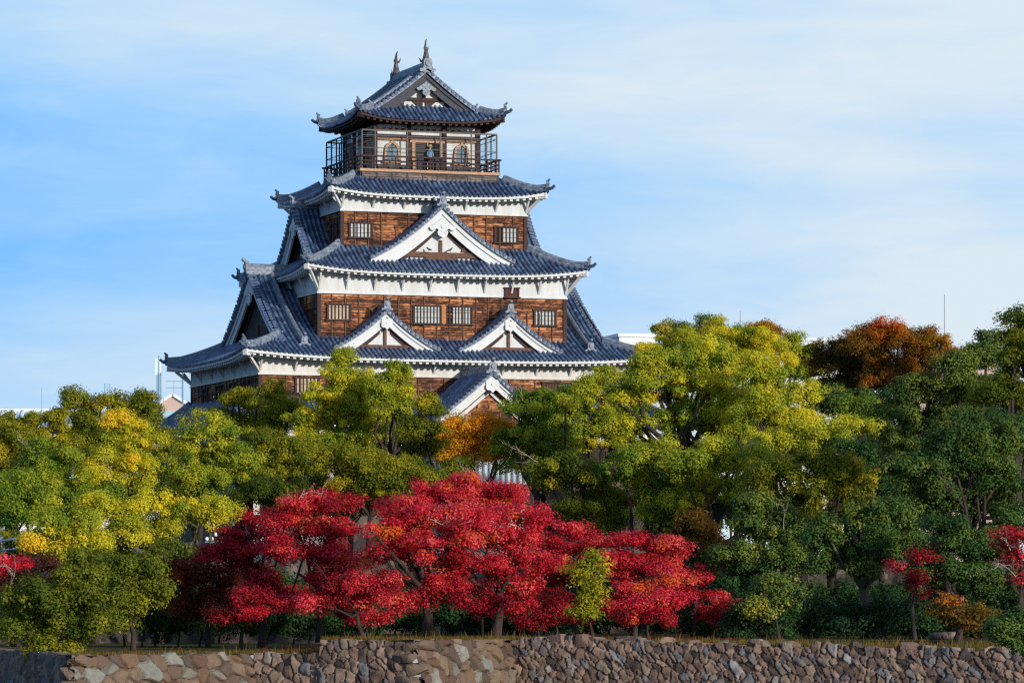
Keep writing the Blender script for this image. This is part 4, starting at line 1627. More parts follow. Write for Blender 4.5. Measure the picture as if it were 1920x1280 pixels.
T('camphor_tree', 'flat golden-yellow tree with a leaning trunk above the red trees', 335, 205, -1.4, 'camphor_leaf', .60,
  [(215, 960, 50, 25), (275, 955, 45, 24), (330, 955, 42, 25), (390, 960, 50, 22), (440, 968, 34, 16), (250, 1000, 70, 22)], bark='green_bark', lean=.5, trunk_r=.36, limbs=22, tgt=(345, 960))
T('camphor_tree', 'green tree with bright clumps at the left edge above the handrail', 30, 206, -1.4, 'camphor_leaf', .28,
  [(30, 935, 55, 30), (20, 970, 45, 28), (80, 960, 40, 22)])
T('camphor_tree', 'tree with golden clumps just right of the blue handrail', 120, 186, -1.4, 'camphor_leaf', .58,
  [(95, 1000, 45, 18), (150, 985, 55, 20), (90, 1030, 50, 18), (190, 1015, 50, 22)], dens=.9)
T('camphor_tree', 'bushy yellow-green tree hanging over the wall in the bottom left corner', 110, 157, -1.4, 'green_leaf', .34,
  [(155, 1085, 42, 36), (95, 1120, 60, 40), (165, 1140, 60, 40), (60, 1170, 60, 40), (135, 1185, 70, 32), (75, 1225, 48, 30), (35, 1150, 40, 40)], seed=5)
T('camphor_tree', 'shaded green tree with yellow clumps behind the low sunlit wall', 250, 170, -1.4, 'green_leaf', .34,
  [(270, 1060, 45, 26), (225, 1075, 48, 32), (280, 1105, 40, 30), (225, 1130, 55, 36), (205, 1165, 40, 24)])
T('bare_cherry_tree', 'thin brownish twiggy tree low at the left edge', 55, 172, -1.4, 'brown_leaf', .5, [(60, 1085, 48, 34), (35, 1110, 40, 34), (90, 1110, 36, 26)], dens=.6, twigs=3, cover=.6)
T('cherry_tree', 'small crimson tree cut off by the left edge', -15, 178, -1.4, 'red_leaf', .45, [(-8, 1095, 28, 42), (0, 1060, 20, 20)], flat=.5)
T('camphor_tree', 'dark green tree in shadow under the golden flat tree', 300, 209, -1.4, 'dark_leaf', .6, [(300, 1015, 60, 30), (250, 1040, 50, 30), (330, 1050, 30, 26)], dens=.7)
# in front of the keep
T('camphor_tree', 'small green crown against the dark side wall of the keep', 450, 266, GB, 'green_leaf', .60, [(450, 757, 34, 25), (428, 790, 30, 22), (470, 800, 40, 26)], drop=.15)
T('camphor_tree', 'narrow green crown in front of the second-storey shutters', 525, 263, GB, 'green_leaf', .62, [(522, 718, 24, 22), (508, 755, 26, 20), (540, 785, 40, 26), (505, 815, 45, 26)], drop=.12)
T('camphor_tree', 'tall yellow-green tree whose tip crosses the eaves of the second roof', 650, 258, GB, 'camphor_leaf', .47,
  [(637, 680, 22, 17), (650, 712, 46, 24), (612, 745, 42, 26), (675, 752, 60, 30), (600, 790, 46, 28), (690, 800, 62, 34), (640, 835, 70, 30)], limbs=20, twigs=1)
T('camphor_tree', 'yellow-green crown just left of the entrance gable', 735, 254, GB, 'camphor_leaf', .45, [(742, 705, 32, 22), (722, 738, 40, 26), (760, 745, 26, 20), (740, 775, 34, 22)])
T('camphor_tree', 'mid-green tree below the left end of the entrance gable', 800, 246, GB, 'green_leaf', .47, [(800, 772, 36, 24), (780, 808, 42, 28), (822, 815, 32, 30), (800, 850, 52, 30)], twigs=1)
T('camphor_tree', 'wide dark-hearted tree between the leaning golden tree and the tall camphor', 520, 240, GB, 'green_leaf', .52,
  [(490, 835, 50, 28), (545, 850, 50, 26), (470, 880, 52, 34), (535, 895, 58, 34), (590, 890, 46, 28), (500, 930, 50, 22)], twigs=1)
T('camphor_tree', 'spreading tree directly above the red trees at centre', 690, 231, GB, 'green_leaf', .58,
  [(640, 870, 55, 28), (705, 868, 55, 28), (755, 885, 48, 24), (660, 910, 55, 24), (725, 915, 48, 22), (800, 888, 34, 18)])
T('maple_tree', 'orange-gold maple under the entrance gable', 895, 240, GB, 'orange_leaf', .70,
  [(890, 800, 40, 16), (865, 822, 34, 20), (915, 815, 44, 26), (945, 800, 26, 18), (870, 855, 40, 22), (920, 850, 36, 20)], cat='tree', twigs=3)
T('camphor_tree', 'olive-green tree with bare limbs right of the orange maple', 1010, 238, GB, 'camphor_leaf', .30,
  [(985, 785, 40, 26), (1030, 765, 42, 26), (1005, 825, 52, 30), (965, 850, 36, 24), (1040, 835, 40, 30), (1000, 870, 44, 22)], twigs=4)
# large right group
T('camphor_tree', 'yellow-green tree with pale dead branches beside the keep\'s right eaves', 1110, 246, GB, 'camphor_leaf', .46,
  [(1100, 735, 34, 20), (1142, 712, 32, 18), (1075, 760, 40, 26), (1130, 745, 52, 34), (1100, 800, 56, 34), (1060, 810, 40, 28), (1165, 790, 44, 30), (1130, 835, 46, 28)], twigs=4)
T('camphor_tree', 'largest camphor with dark forking limbs right of the keep', 1290, 229, GB, 'camphor_leaf', .50,
  [(1206, 700, 32, 20), (1240, 686, 40, 26), (1290, 690, 50, 30), (1345, 685, 42, 30), (1250, 730, 66, 36), (1330, 740, 66, 38), (1200, 750, 52, 34), (1260, 795, 64, 34), (1180, 805, 50, 32),
   (1340, 800, 52, 34)], limbs=36, twigs=3, trunk_r=.42, hollow=.62)
T('camphor_tree', 'rounded yellow-green camphor next to the largest one', 1455, 225, GB, 'camphor_leaf', .52,
  [(1415, 705, 42, 30), (1465, 720, 40, 30), (1505, 745, 34, 30), (1430, 760, 54, 34), (1490, 785, 42, 26), (1405, 800, 46, 30)], limbs=20, twigs=1)
T('broadleaf_tree', 'golden-green dome-shaped tree rising behind the camphors', 1320, 275, GB, 'camphor_leaf', .62,
  [(1236, 655, 32, 20), (1280, 642, 48, 26), (1335, 632, 56, 26), (1395, 650, 52, 32), (1440, 668, 42, 34), (1300, 680, 90, 34), (1400, 695, 60, 30)], group=None)
T('camphor_tree', 'dark green crown peeking over the golden-green dome', 1290, 292, GB, 'dark_leaf', .72, [(1262, 622, 38, 13), (1330, 616, 36, 12)], group=None)
T('camphor_tree', 'small airy yellow crown above the golden-green dome against the sky', 1420, 283, GB, 'orange_leaf', .30, [(1432, 612, 24, 11), (1448, 622, 16, 12), (1405, 628, 24, 9)], drop=.3, group=None)
T('camphor_tree', 'pale green crown in front of the long white building', 1495, 284, GB, 'camphor_leaf', .38, [(1482, 650, 26, 18), (1520, 662, 22, 15), (1505, 690, 44, 28)], group=None)
T('maple_tree', 'dark russet tree left of the orange one on the skyline', 1590, 266, GB, 'russet_leaf', .34, [(1600, 648, 42, 24), (1560, 680, 46, 32), (1610, 690, 50, 36), (1545, 715, 40, 30), (1600, 735, 50, 34)],
  group=RUS_G, cat='tree', twigs=1)
T('maple_tree', 'bright orange-topped tree on the skyline at right', 1700, 262, GB, 'russet_leaf', .50, [(1655, 628, 44, 22), (1705, 640, 46, 26), (1620, 650, 40, 24), (1750, 660, 32, 26), (1690, 685, 54, 30), (1745, 695, 34, 24), (1660, 720, 44, 30)],
  group=RUS_G, cat='tree', drop=.2, twigs=1)
T('camphor_tree', 'thin yellow crown right of the bright orange tree', 1762, 258, GB, 'orange_leaf', .22, [(1765, 640, 18, 14), (1772, 665, 16, 16)], drop=.25, group=None)
T('camphor_tree', 'small round bright green crown among the dark trees', 1602, 216, GB, 'camphor_leaf', .25, [(1600, 772, 30, 19), (1640, 768, 24, 18)], group=None)
T('camphor_tree', 'golden-green tree in front of the russet trees', 1570, 209, -.95, 'camphor_leaf', .58, [(1560, 815, 48, 28), (1610, 805, 44, 24), (1500, 835, 48, 28), (1550, 855, 56, 28), (1460, 850, 40, 30)])
T('evergreen_tree', 'glossy bright green tree under the golden-green one', 1500, 193, -.95, 'green_leaf', .42,
  [(1480, 885, 56, 32), (1545, 880, 56, 34), (1440, 920, 56, 36), (1520, 930, 66, 40), (1590, 920, 46, 40), (1470, 975, 56, 34)], group=EVG_G, limbs=20)
T('evergreen_tree', 'tall dark evergreen with lighter tips near the right edge', 1780, 191, -.95, 'dark_leaf', .72,
  [(1795, 695, 44, 32), (1845, 665, 40, 30), (1740, 735, 52, 34), (1810, 745, 66, 42), (1700, 775, 50, 34), (1770, 800, 70, 40), (1690, 830, 52, 38), (1860, 740, 46, 46)], group=EVG_G, limbs=24)
T('evergreen_tree', 'tallest green tree cut by the right edge', 1915, 183, -.95, 'green_leaf', .38, [(1912, 600, 20, 20), (1905, 640, 34, 30), (1912, 690, 44, 46), (1885, 745, 54, 44)], group=EVG_G)
T('evergreen_tree', 'massive dark evergreen filling the right side', 1850, 177, -.95, 'dark_leaf', .50,
  [(1860, 830, 66, 48), (1790, 860, 62, 44), (1730, 890, 56, 44), (1860, 910, 70, 50), (1780, 940, 66, 44), (1900, 990, 50, 44)], group=EVG_G, limbs=22)
T('evergreen_tree', 'dark olive tree right of the red cherries', 1430, 181, -.95, 'dark_leaf', .66, [(1390, 960, 44, 34), (1440, 1000, 56, 36), (1390, 1040, 46, 34), (1460, 1055, 52, 34), (1510, 1020, 40, 34)], group=EVG_G, twigs=2)
T('evergreen_tree', 'deep green tree with two pale leaning trunks above the bench', 1640, 172, -1.0, 'dark_leaf', .58,
  [(1580, 1000, 52, 36), (1640, 980, 56, 40), (1570, 1050, 50, 34), (1630, 1050, 60, 38), (1680, 1010, 50, 40)], group=EVG_G, bark='green_bark', lean=-.6, trunk_r=.3)
T('evergreen_tree', 'dark dense tree low at right behind the orange sapling', 1790, 168, -1.0, 'dark_leaf', .46,
  [(1780, 1015, 58, 40), (1840, 1040, 52, 44), (1750, 1070, 50, 36), (1810, 1090, 56, 36), (1880, 1100, 46, 44)], group=EVG_G)
T('maple_tree', 'brown-orange tree between the red cherries and the dark olive tree', 1310, 190, -.95, 'russet_leaf', .40, [(1300, 975, 36, 24), (1330, 1005, 36, 28), (1290, 1015, 34, 26), (1330, 1045, 36, 26)], group=RUS_G, cat='tree')
T('camphor_tree', 'green tree reaching down over the red cherries at centre right', 1100, 206, -.95, 'green_leaf', .45,
  [(1060, 875, 46, 28), (1030, 905, 36, 22), (1100, 910, 52, 30), (1145, 950, 46, 30), (1095, 960, 44, 24), (1110, 995, 40, 16)], twigs=1)
T('camphor_tree', 'yellow-green tree below the largest camphor', 1220, 204, -.95, 'camphor_leaf', .42,
  [(1170, 880, 48, 30), (1225, 860, 50, 30), (1200, 920, 52, 30), (1260, 915, 48, 28), (1225, 965, 46, 24)])
T('camphor_tree', 'mixed gold and green tree below the rounded camphor', 1350, 202, -.95, 'camphor_leaf', .50,
  [(1300, 870, 50, 34), (1360, 850, 50, 34), (1400, 880, 40, 34), (1320, 920, 52, 30), (1380, 930, 44, 28), (1275, 945, 36, 22)], twigs=1)
T('camphor_tree', 'young sapling with two green sprays in front of the red cherries', 1112, 164, -.95, 'green_leaf', .66, [(1112, 1048, 15, 9), (1102, 1066, 20, 9), (1085, 1076, 14, 7), (1108, 1112, 18, 9), (1088, 1124, 20, 9), (1100, 1142, 22, 9)], trunk_r=.06, limbs=10, group=None, puff=.3, drop=.35, cover=.32, flat=.6, grow=1.3)
T('camphor_tree', 'small yellow-green sapling on the wall top before the dark olive tree', 1460, 165, -.97, 'dark_leaf', .70, [(1445, 1100, 24, 24), (1425, 1145, 18, 20), (1475, 1135, 28, 26)], trunk_r=.07, limbs=10, group=None, cover=.4, drop=.35, grow=1.2)
T('shrub', 'dark green shrub on the wall top at the far right', 1900, 142, -1.1, 'dark_leaf', .45, [(1902, 1195, 26, 24), (1880, 1205, 16, 12)], cat='shrub', trunk_r=.05, limbs=6, group=None)
# red cherries
RC = dict(flat=.5, size=.10, puff=.30, group=RED_G, sd=.27, grow=1.20, cover=.62, dens=1.1, hollow=.50, drop=.24)
T('cherry_tree', 'tallest crimson cherry reaching up before the white gatehouse', 880, 197, -.95, 'red_leaf', .62, [(865, 905, 44, 18), (920, 925, 44, 18), (820, 928, 46, 18), (970, 942, 36, 16), (780, 945, 44, 18), (890, 950, 70, 18)], twigs=2, **RC)
T('cherry_tree', 'scarlet cherry with dark forking limbs at centre', 800, 172, -.95, 'red_leaf', .62,
  [(760, 975, 56, 22), (830, 975, 56, 22), (700, 1000, 50, 24), (790, 1020, 80, 28), (730, 1050, 66, 26), (840, 1060, 66, 26), (790, 1095, 60, 20), (850, 1110, 40, 20), (740, 1130, 44, 16)], limbs=30, twigs=1, trunk_r=.24, **dict(RC, hollow=.8, drop=.2))
T('cherry_tree', 'crimson cherry with a pink tinge right of the forking one', 930, 176, -.95, 'red_leaf', .68,
  [(910, 970, 52, 20), (975, 975, 52, 20), (890, 1010, 56, 24), (960, 1020, 66, 26), (920, 1065, 66, 26), (1000, 1060, 50, 24), (960, 1105, 50, 22), (1000, 1145, 36, 14)], limbs=26, twigs=1, trunk_r=.22, **dict(RC, hollow=.7, drop=.2))
T('cherry_tree', 'red cherry with silvery dead twigs left of centre', 600, 177, -.95, 'red_leaf', .56,
  [(570, 950, 52, 18), (630, 950, 48, 18), (540, 985, 56, 22), (610, 1000, 66, 26), (560, 1040, 66, 26), (640, 1060, 60, 26), (590, 1095, 50, 22), (560, 1135, 46, 16)], twigs=3, **RC)
T('cherry_tree', 'darker wine-red cherry at the left end of the row', 490, 182, -1.4, 'red_leaf', .33,
  [(490, 975, 44, 20), (450, 1005, 50, 22), (500, 1030, 52, 26), (430, 1050, 52, 26), (480, 1085, 56, 28), (520, 1130, 44, 26)], twigs=2, **RC)
T('cherry_tree', 'low red cherry with drooping sprays over the dark hollow', 680, 166, -.95, 'red_leaf', .52, [(640, 1105, 56, 20), (710, 1100, 56, 20), (680, 1130, 60, 20), (600, 1130, 40, 18)], **RC)
T('cherry_tree', 'red cherry behind the young green sapling', 1080, 180, -.95, 'red_leaf', .52, [(1080, 1000, 44, 20), (1040, 1030, 48, 22), (1100, 1045, 52, 24), (1060, 1085, 50, 24), (1010, 1115, 44, 22), (970, 1140, 36, 22)], twigs=1, **RC)
T('cherry_tree', 'red cherry right of the young green sapling', 1190, 178, -.95, 'red_leaf', .55, [(1175, 1015, 46, 20), (1230, 1030, 46, 22), (1160, 1055, 50, 24), (1220, 1070, 52, 24), (1185, 1105, 52, 24), (1150, 1145, 44, 16), (1230, 1150, 44, 14)], twigs=1, **RC)
T('cherry_tree', 'small orange-red cherry at the right end of the row', 1300, 170, -.95, 'red_leaf', .60, [(1290, 1085, 40, 20), (1330, 1120, 44, 18), (1260, 1115, 36, 22), (1350, 1145, 40, 14)], **RC)
T('cherry_tree', 'almost bare brownish-red cherry left of the wine-red one', 390, 184, -1.4, 'brown_leaf', .85, [(370, 1075, 46, 26), (330, 1105, 40, 26), (410, 1105, 46, 28), (380, 1150, 52, 28), (440, 1150, 44, 30)], **dict(RC, cover=.7))
T('cherry_tree', 'red sprays hanging between the dark trees at right', 1715, 165, -1.0, 'red_leaf', .22, [(1685, 1064, 16, 6), (1718, 1040, 12, 7), (1703, 1082, 15, 6), (1728, 1104, 10, 7)], limbs=8, trunk_r=.09, **dict(RC, cover=.24, flat=.4, drop=.45, grow=1.7))
T('cherry_tree', 'red and silver-twigged cherry cut by the right edge', 1925, 160, -1.0, 'red_leaf', .26, [(1908, 1000, 15, 7), (1892, 1022, 12, 6), (1915, 1046, 16, 9), (1902, 1074, 13, 8)], twigs=2, limbs=8, **dict(RC, cover=.24, flat=.4, drop=.45, grow=1.7))
T('maple_tree', 'low orange sapling on the wall top at right', 1797, 156, -1.0, 'russet_leaf', .42, [(1788, 1142, 24, 9), (1812, 1160, 22, 9), (1765, 1132, 16, 7), (1830, 1150, 12, 7)], trunk_r=.16, limbs=10, cat='tree', group=None, cover=.26, flat=.45, drop=.4, grow=1.4)
for px, dd, lab, bl in ((455, 172, 'dim wine-red bush hanging low at the left end of the cherry row', [(430, 1160, 36, 12), (480, 1150, 36, 14), (455, 1130, 40, 16)]),
                        (905, 168, 'low crimson spray between the two central cherry trunks', [(880, 1120, 34, 14), (925, 1135, 34, 12)]),
                        (1050, 170, 'low dark-red spray left of the young green sapling', [(1030, 1140, 36, 14), (1075, 1160, 32, 12), (1000, 1165, 24, 9)]),
                        (1215, 168, 'low dark-red spray right of the young green sapling', [(1190, 1150, 36, 12), (1240, 1140, 30, 14)]),
                        (1375, 169, 'low scarlet spray at the right end of the cherry row', [(1360, 1165, 32, 10), (1395, 1155, 26, 10)]),
                        (690, 168, 'low dark crimson spray left of the central cherry trunk', [(660, 1150, 36, 10), (715, 1155, 34, 10)])):
    T('cherry_tree', lab, px, dd, -1.4 if px < 600 else -.95, 'red_leaf', .30, bl, trunk_r=.06, limbs=8, **RC)
# deep shade shrubs under the right-hand trees
for i, (px, w, h, lab) in enumerate(((1375, 40, 26, 'low dark shrub under the right end of the red cherries'), (1545, 44, 30, 'low dark shrub between the sapling and the bench'),
                                     (1700, 44, 34, 'low dark shrub right of the leaning pale trunks'), (1850, 40, 34, 'low dark shrub beside the orange sapling'))):
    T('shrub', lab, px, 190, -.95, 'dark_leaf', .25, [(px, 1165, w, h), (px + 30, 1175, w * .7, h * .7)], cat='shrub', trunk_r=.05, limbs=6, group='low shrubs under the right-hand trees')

# fill behind the front rows
T('camphor_tree', 'yellow-green tree in the gap behind the two big camphors', 1385, 240, GB, 'camphor_leaf', .34, [(1370, 780, 60, 44), (1400, 840, 60, 40), (1350, 860, 60, 40), (1440, 830, 50, 40)])
T('evergreen_tree', 'dark evergreen masking the foot of the pinkish building', 1700, 225, GB, 'dark_leaf', .5, [(1700, 960, 70, 50), (1640, 900, 60, 50), (1740, 860, 60, 60), (1680, 1040, 70, 40)], group=EVG_G)
T('camphor_tree', 'green tree behind the scarlet cherries in front of the storehouse', 640, 236, GB, 'green_leaf', .3, [(560, 960, 50, 24), (620, 955, 40, 22), (690, 950, 50, 26), (760, 930, 50, 24)])
T('camphor_tree', 'low green tree hiding the left half of the gatehouse', 815, 238, GB, 'green_leaf', .4, [(800, 905, 46, 26), (760, 920, 40, 22), (850, 880, 28, 16)])
T('evergreen_tree', 'dark evergreen behind the golden-green tree under the russet skyline trees', 1570, 240, GB, 'dark_leaf', .55, [(1545, 760, 50, 36), (1620, 775, 55, 40), (1590, 830, 70, 44), (1660, 830, 60, 44)], group=EVG_G)
T('evergreen_tree', 'dark evergreen in the shade between the massive evergreen and the glossy tree', 1660, 205, -.95, 'dark_leaf', .42,
  [(1640, 880, 60, 44), (1700, 940, 60, 44), (1620, 950, 60, 44), (1560, 990, 60, 40), (1680, 1000, 60, 40)], group=EVG_G)
T('evergreen_tree', 'dark evergreen at the back behind the massive one near the right edge', 1880, 215, GB - 1, 'dark_leaf', .42, [(1860, 780, 70, 60), (1920, 850, 50, 60), (1800, 830, 70, 60), (1880, 930, 80, 60), (1790, 930, 70, 60)], group=EVG_G)
T('evergreen_tree', 'dark tree behind the brown-orange one and the dark olive tree', 1370, 207, -.95, 'dark_leaf', .45, [(1340, 975, 60, 40), (1420, 965, 60, 40), (1480, 1000, 60, 44), (1350, 1050, 60, 40), (1430, 1070, 60, 36)], group=EVG_G)
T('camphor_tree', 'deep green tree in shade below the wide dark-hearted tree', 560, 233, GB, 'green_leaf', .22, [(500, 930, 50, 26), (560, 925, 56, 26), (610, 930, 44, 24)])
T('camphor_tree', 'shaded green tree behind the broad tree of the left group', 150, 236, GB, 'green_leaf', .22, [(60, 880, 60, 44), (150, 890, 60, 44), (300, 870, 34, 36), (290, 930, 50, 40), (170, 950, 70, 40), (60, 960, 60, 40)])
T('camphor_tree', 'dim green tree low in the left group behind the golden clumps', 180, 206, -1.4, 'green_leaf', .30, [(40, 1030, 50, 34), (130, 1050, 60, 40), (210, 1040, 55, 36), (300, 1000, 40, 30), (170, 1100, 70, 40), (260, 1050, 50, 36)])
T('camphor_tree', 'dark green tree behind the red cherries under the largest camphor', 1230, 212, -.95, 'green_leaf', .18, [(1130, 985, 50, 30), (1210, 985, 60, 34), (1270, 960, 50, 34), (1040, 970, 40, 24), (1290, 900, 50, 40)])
rs = random.Random(77)
for i in range(44):  # dark shrubs added so the hollow under the trees looks shadowed
    px = 225 + i * 39.5 + rs.uniform(-14, 14)
    low = px < 600
    k = rs.uniform(.8, 1.2)
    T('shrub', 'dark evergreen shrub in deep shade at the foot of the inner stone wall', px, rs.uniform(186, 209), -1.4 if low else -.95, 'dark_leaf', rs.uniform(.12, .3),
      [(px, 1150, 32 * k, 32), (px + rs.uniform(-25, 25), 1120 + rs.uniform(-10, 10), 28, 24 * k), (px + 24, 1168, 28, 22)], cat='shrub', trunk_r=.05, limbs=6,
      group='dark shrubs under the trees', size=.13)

for i in range(15):  # bushes added to blacken the shade under the right-hand trees
    px = 1330 + i * 41 + rs.uniform(-12, 12)
    k = rs.uniform(.7, 1.15)
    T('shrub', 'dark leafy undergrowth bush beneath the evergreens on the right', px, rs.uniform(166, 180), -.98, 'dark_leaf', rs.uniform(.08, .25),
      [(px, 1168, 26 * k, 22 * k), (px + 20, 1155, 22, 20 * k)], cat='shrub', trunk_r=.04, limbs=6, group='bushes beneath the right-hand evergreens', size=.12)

for i, (a, k) in enumerate(TREES):
    k = dict(k)
    if 'group' not in k: k['group'] = CAM_G
    k.setdefault('seed', 100 + i)
    tree(*a, **k)
print('LEAVES', TOTAL[0])

# ------------------------------------------------------------------ buildings glimpsed around the keep
def part(mb, name, material, root, smooth=False):
    o = mb.build(name, material, root, smooth, tuple(root.location))
    return o


# white-roofed gatehouse behind the red trees
g0 = P(892, 1000, 246)
gh = empty('gatehouse', (g0.x, 246, GB), 0, label='white-walled gatehouse with a pale tiled roof half hidden behind the red trees', cat='gatehouse')
xl, xr, ze, zr_ = P(772, 0, 244).x, P(1012, 0, 244).x, 7.45, 9.0
mb = MB(); mb.box(((xl + xr) / 2, 248, (GB + ze) / 2), (xr - xl - 1.2, 4.0, ze - GB)); part(mb, 'plaster_wall', 'white_plaster', gh)
mb = MB()
for sg in (-1, 1):
    def S(u, v, sg=sg):
        return V((u, 248 + sg * (3.2 - v), ze + (zr_ - ze) * (.8 * v / 3.2 + .2 * (v / 3.2) ** 2)))
    n = int((xr - xl) / .33)
    tile_slope(mb, S, [xl + (i + .5) * (xr - xl) / n for i in range(n)], (xr - xl) / n, lambda u: 3.2, 6)
mat('pale_tile', lambda t: princ(t, t.ramp(t.noise(t.add('ShaderNodeTexCoord').outputs['Object'], 2.0, 4.0), [(.3, (.34, .36, .38)), (.7, (.62, .63, .63))]), .6))
rf = part(mb, 'tiled_roof', 'pale_tile', gh)
mb = MB(); ridge_path(mb, [V((xl - .1, 248, zr_)), V((xr + .1, 248, zr_))], .4, .45); part(mb, 'ridge', 'ridge_tile', rf)
mb = MB(); mb.box(((xl + xr) / 2, 245.95, ze - .62), (xr - xl - .8, .14, .95)); part(mb, 'eave_board', 'dark_timber', gh)
x0 = P(988, 0, 246).x
mb = MB(); mb.box(((x0 + xr - .5) / 2, 245.92, (GB + ze - 1.1) / 2), (xr - .5 - x0, .12, ze - 1.1 - GB)); part(mb, 'dark_boarding', 'dark_boards', gh)
for px in (964, 979):
    q = P(px, 939, 246)
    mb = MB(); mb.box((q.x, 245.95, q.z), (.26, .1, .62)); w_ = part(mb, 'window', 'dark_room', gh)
    mb = MB(); mb.box((q.x, 245.9, q.z + .35), (.4, .12, .08)); mb.box((q.x, 245.9, q.z - .35), (.4, .12, .08)); part(mb, 'window_frame', 'brown_timber', w_)

# tan storehouse left of it
g0 = P(560, 1000, 262)
st = empty('storehouse', (g0.x, 264, GB), 0, label='tan plastered storehouse glimpsed between the trees left of centre', cat='storehouse')
xa, xb = P(475, 0, 262).x, P(655, 0, 262).x
mb = MB(); mb.box(((xa + xb) / 2, 264, (GB + 8.9) / 2), (xb - xa, 4, 8.9 - GB)); part(mb, 'wall', 'cream_wall', st)
mb = MB()
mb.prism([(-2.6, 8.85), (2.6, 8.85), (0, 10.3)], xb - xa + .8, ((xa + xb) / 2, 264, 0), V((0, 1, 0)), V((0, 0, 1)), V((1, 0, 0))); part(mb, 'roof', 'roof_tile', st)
for px in (500, 545, 620):
    q = P(px, 955, 262); mb = MB(); mb.box((q.x, 261.96, q.z), (.7, .1, .9)); part(mb, 'window', 'dark_glass', st)

# glass-roofed hall far left
D1 = 560.0
g0 = P(120, 1000, D1)
gl = empty('glass_hall', (g0.x, D1 + 12, -1.4), 0, label='long glass-roofed hall behind the trees on the left', cat='hall')
xa, xb = P(-160, 0, D1).x, P(372, 0, D1).x
zt, zm = P(0, 764, D1).z, P(0, 800, D1).z
mb = MB(); mb.box(((xa + xb) / 2, D1 + 12, (zm - 1.5) / 2 - .7), (xb - xa, 20, zm - .5 + 1.4)); part(mb, 'wall', 'pale_wall', gl)
mb = MB()
ids = [mb.vert(p) for p in ((xa, D1, zm), (xb, D1, zm), (xb, D1 + 9, zt), (xa, D1 + 9, zt), (xa, D1 + 22, zm), (xb, D1 + 22, zm))]
mb.f += [(ids[0], ids[1], ids[2], ids[3]), (ids[3], ids[2], ids[5], ids[4])]; part(mb, 'glass_roof', 'blue_glass', gl)
mb = MB()
for i in range(29):
    x = xa + (xb - xa) * i / 28
    mb.beam((x - .9, D1 - .1, zm + .05), (x + .2 - 1.6, D1 + 9, zt + .1), .28, .3)
mb.box(((xa + xb) / 2, D1 + 9, zt + .12), (xb - xa, .35, .3)); part(mb, 'roof_rib', 'white_steel', gl)
mb = MB(); mb.box(((xa + xb) / 2, D1 + 1.9, zm - 5.2), (xb - xa - 2, .3, 3.4)); wg = part(mb, 'window_band', 'blue_glass', gl)
mb = MB()
for i in range(40): mb.box((xa + 1 + (xb - xa - 2) * i / 39, D1 + 1.65, zm - 5.2), (.18, .14, 3.4))
part(mb, 'mullion', 'white_steel', wg)

# pink gabled rooftop with masts
D2 = 520.0
q = P(324, 770, D2)
ph = empty('apartment_house', (q.x, D2 + 5, -1.4), 0, label='pink house with a white gabled parapet left of the keep', cat='house')
w_ = (352 - 297) / F * D2 / 2
zl, za_ = P(0, 758, D2).z, P(0, 741, D2).z
mb = MB(); mb.prism([(-w_, -1.4), (w_, -1.4), (w_, zl), (0, za_), (-w_, zl)], 10, (q.x, D2 + 5, 0), V((1, 0, 0)), V((0, 0, 1)), V((0, -1, 0))); part(mb, 'wall', 'pink_wall', ph)
mb = MB()
for sg in (-1, 1): mb.beam((q.x + sg * (w_ + .2), D2 + 5, zl - .05), (q.x, D2 + 5, za_ + .12), 10.6, .35)
part(mb, 'roof', 'white_steel', ph)
mb = MB(); mb.box((q.x + .6, D2 - .6, P(0, 779, D2).z), (2 * w_ + 1.4, 1.0, .9)); part(mb, 'balcony_roof', 'blue_glass', ph)


def mast(name, label, px, ytop, ybot, d, r, material, cat, extra=None):
    p = P(px, ybot, d)
    root = empty(name, p, 0, label=label, cat=cat)
    mb = MB(); h = (ybot - ytop) / F * d
    mb.tube([V((0, 0, -.5)), V((0, 0, h))], [r, r * .7], 6)
    if extra: extra(mb, h)
    mb.build('pole', material, root)
    return root, h


def lattice(mb, h):
    for k in range(14):
        z = h * .62 * k / 14
        mb.tube([V((-.28, 0, z)), V((.28, .2, z + h * .045))], .035, 4)
        mb.tube([V((.28, 0, z)), V((-.28, .2, z + h * .045))], .035, 4)
    for x in (-.28, .28): mb.tube([V((x, 0, 0)), V((x, 0, h * .64))], .05, 4)


r_, h_ = mast('antenna_mast', 'lattice antenna mast with a tall white panel beside the pink rooftop', 298, 666, 752, 515, .10, 'blue_steel', 'antenna', lattice)
mb = MB(); mb.box((-.30, -.2, h_ * .75), (.26, .2, h_ * .36)); mb.box((.12, .2, h_ * .75), (.26, .2, h_ * .36)); mb.build('antenna_panel', 'white_steel', r_)
mast('antenna_mast', 'plain slim blue mast just left of the keep', 342.5, 668, 750, 510, .13, 'blue_steel', 'antenna')
def yagi(mb, h):
    for z, L in ((h * .98, .95), (h * .55, 1.0)):
        mb.tube([V((-L, 0, z)), V((L, 0, z))], .035, 4)
        for i in range(7): mb.tube([V((-L + 2 * L * i / 6, -.3, z)), V((-L + 2 * L * i / 6, .3, z))], .025, 4)
mast('television_aerial', 'thin television aerial with two cross-arms over the pink gable', 326, 714, 742, 518, .04, 'grey_steel', 'aerial', yagi)
def twin(mb, h):
    for x in (-.32, .32): mb.box((x, 0, h * .62), (.12, .1, h * .7))
mast('antenna_mast', 'short twin-panel antenna above the airy green tree', 201, 718, 742, 530, .06, 'blue_steel', 'antenna', twin)
for px, y0, y1, lab in ((1388, 582, 640, 'hair-thin pole above the small airy yellow crown'), (1771, 552, 660, 'tall thin pole over the right-hand skyline')):
    mast('flag_pole', lab, px, y0, y1, 600, .07, 'grey_steel', 'pole')
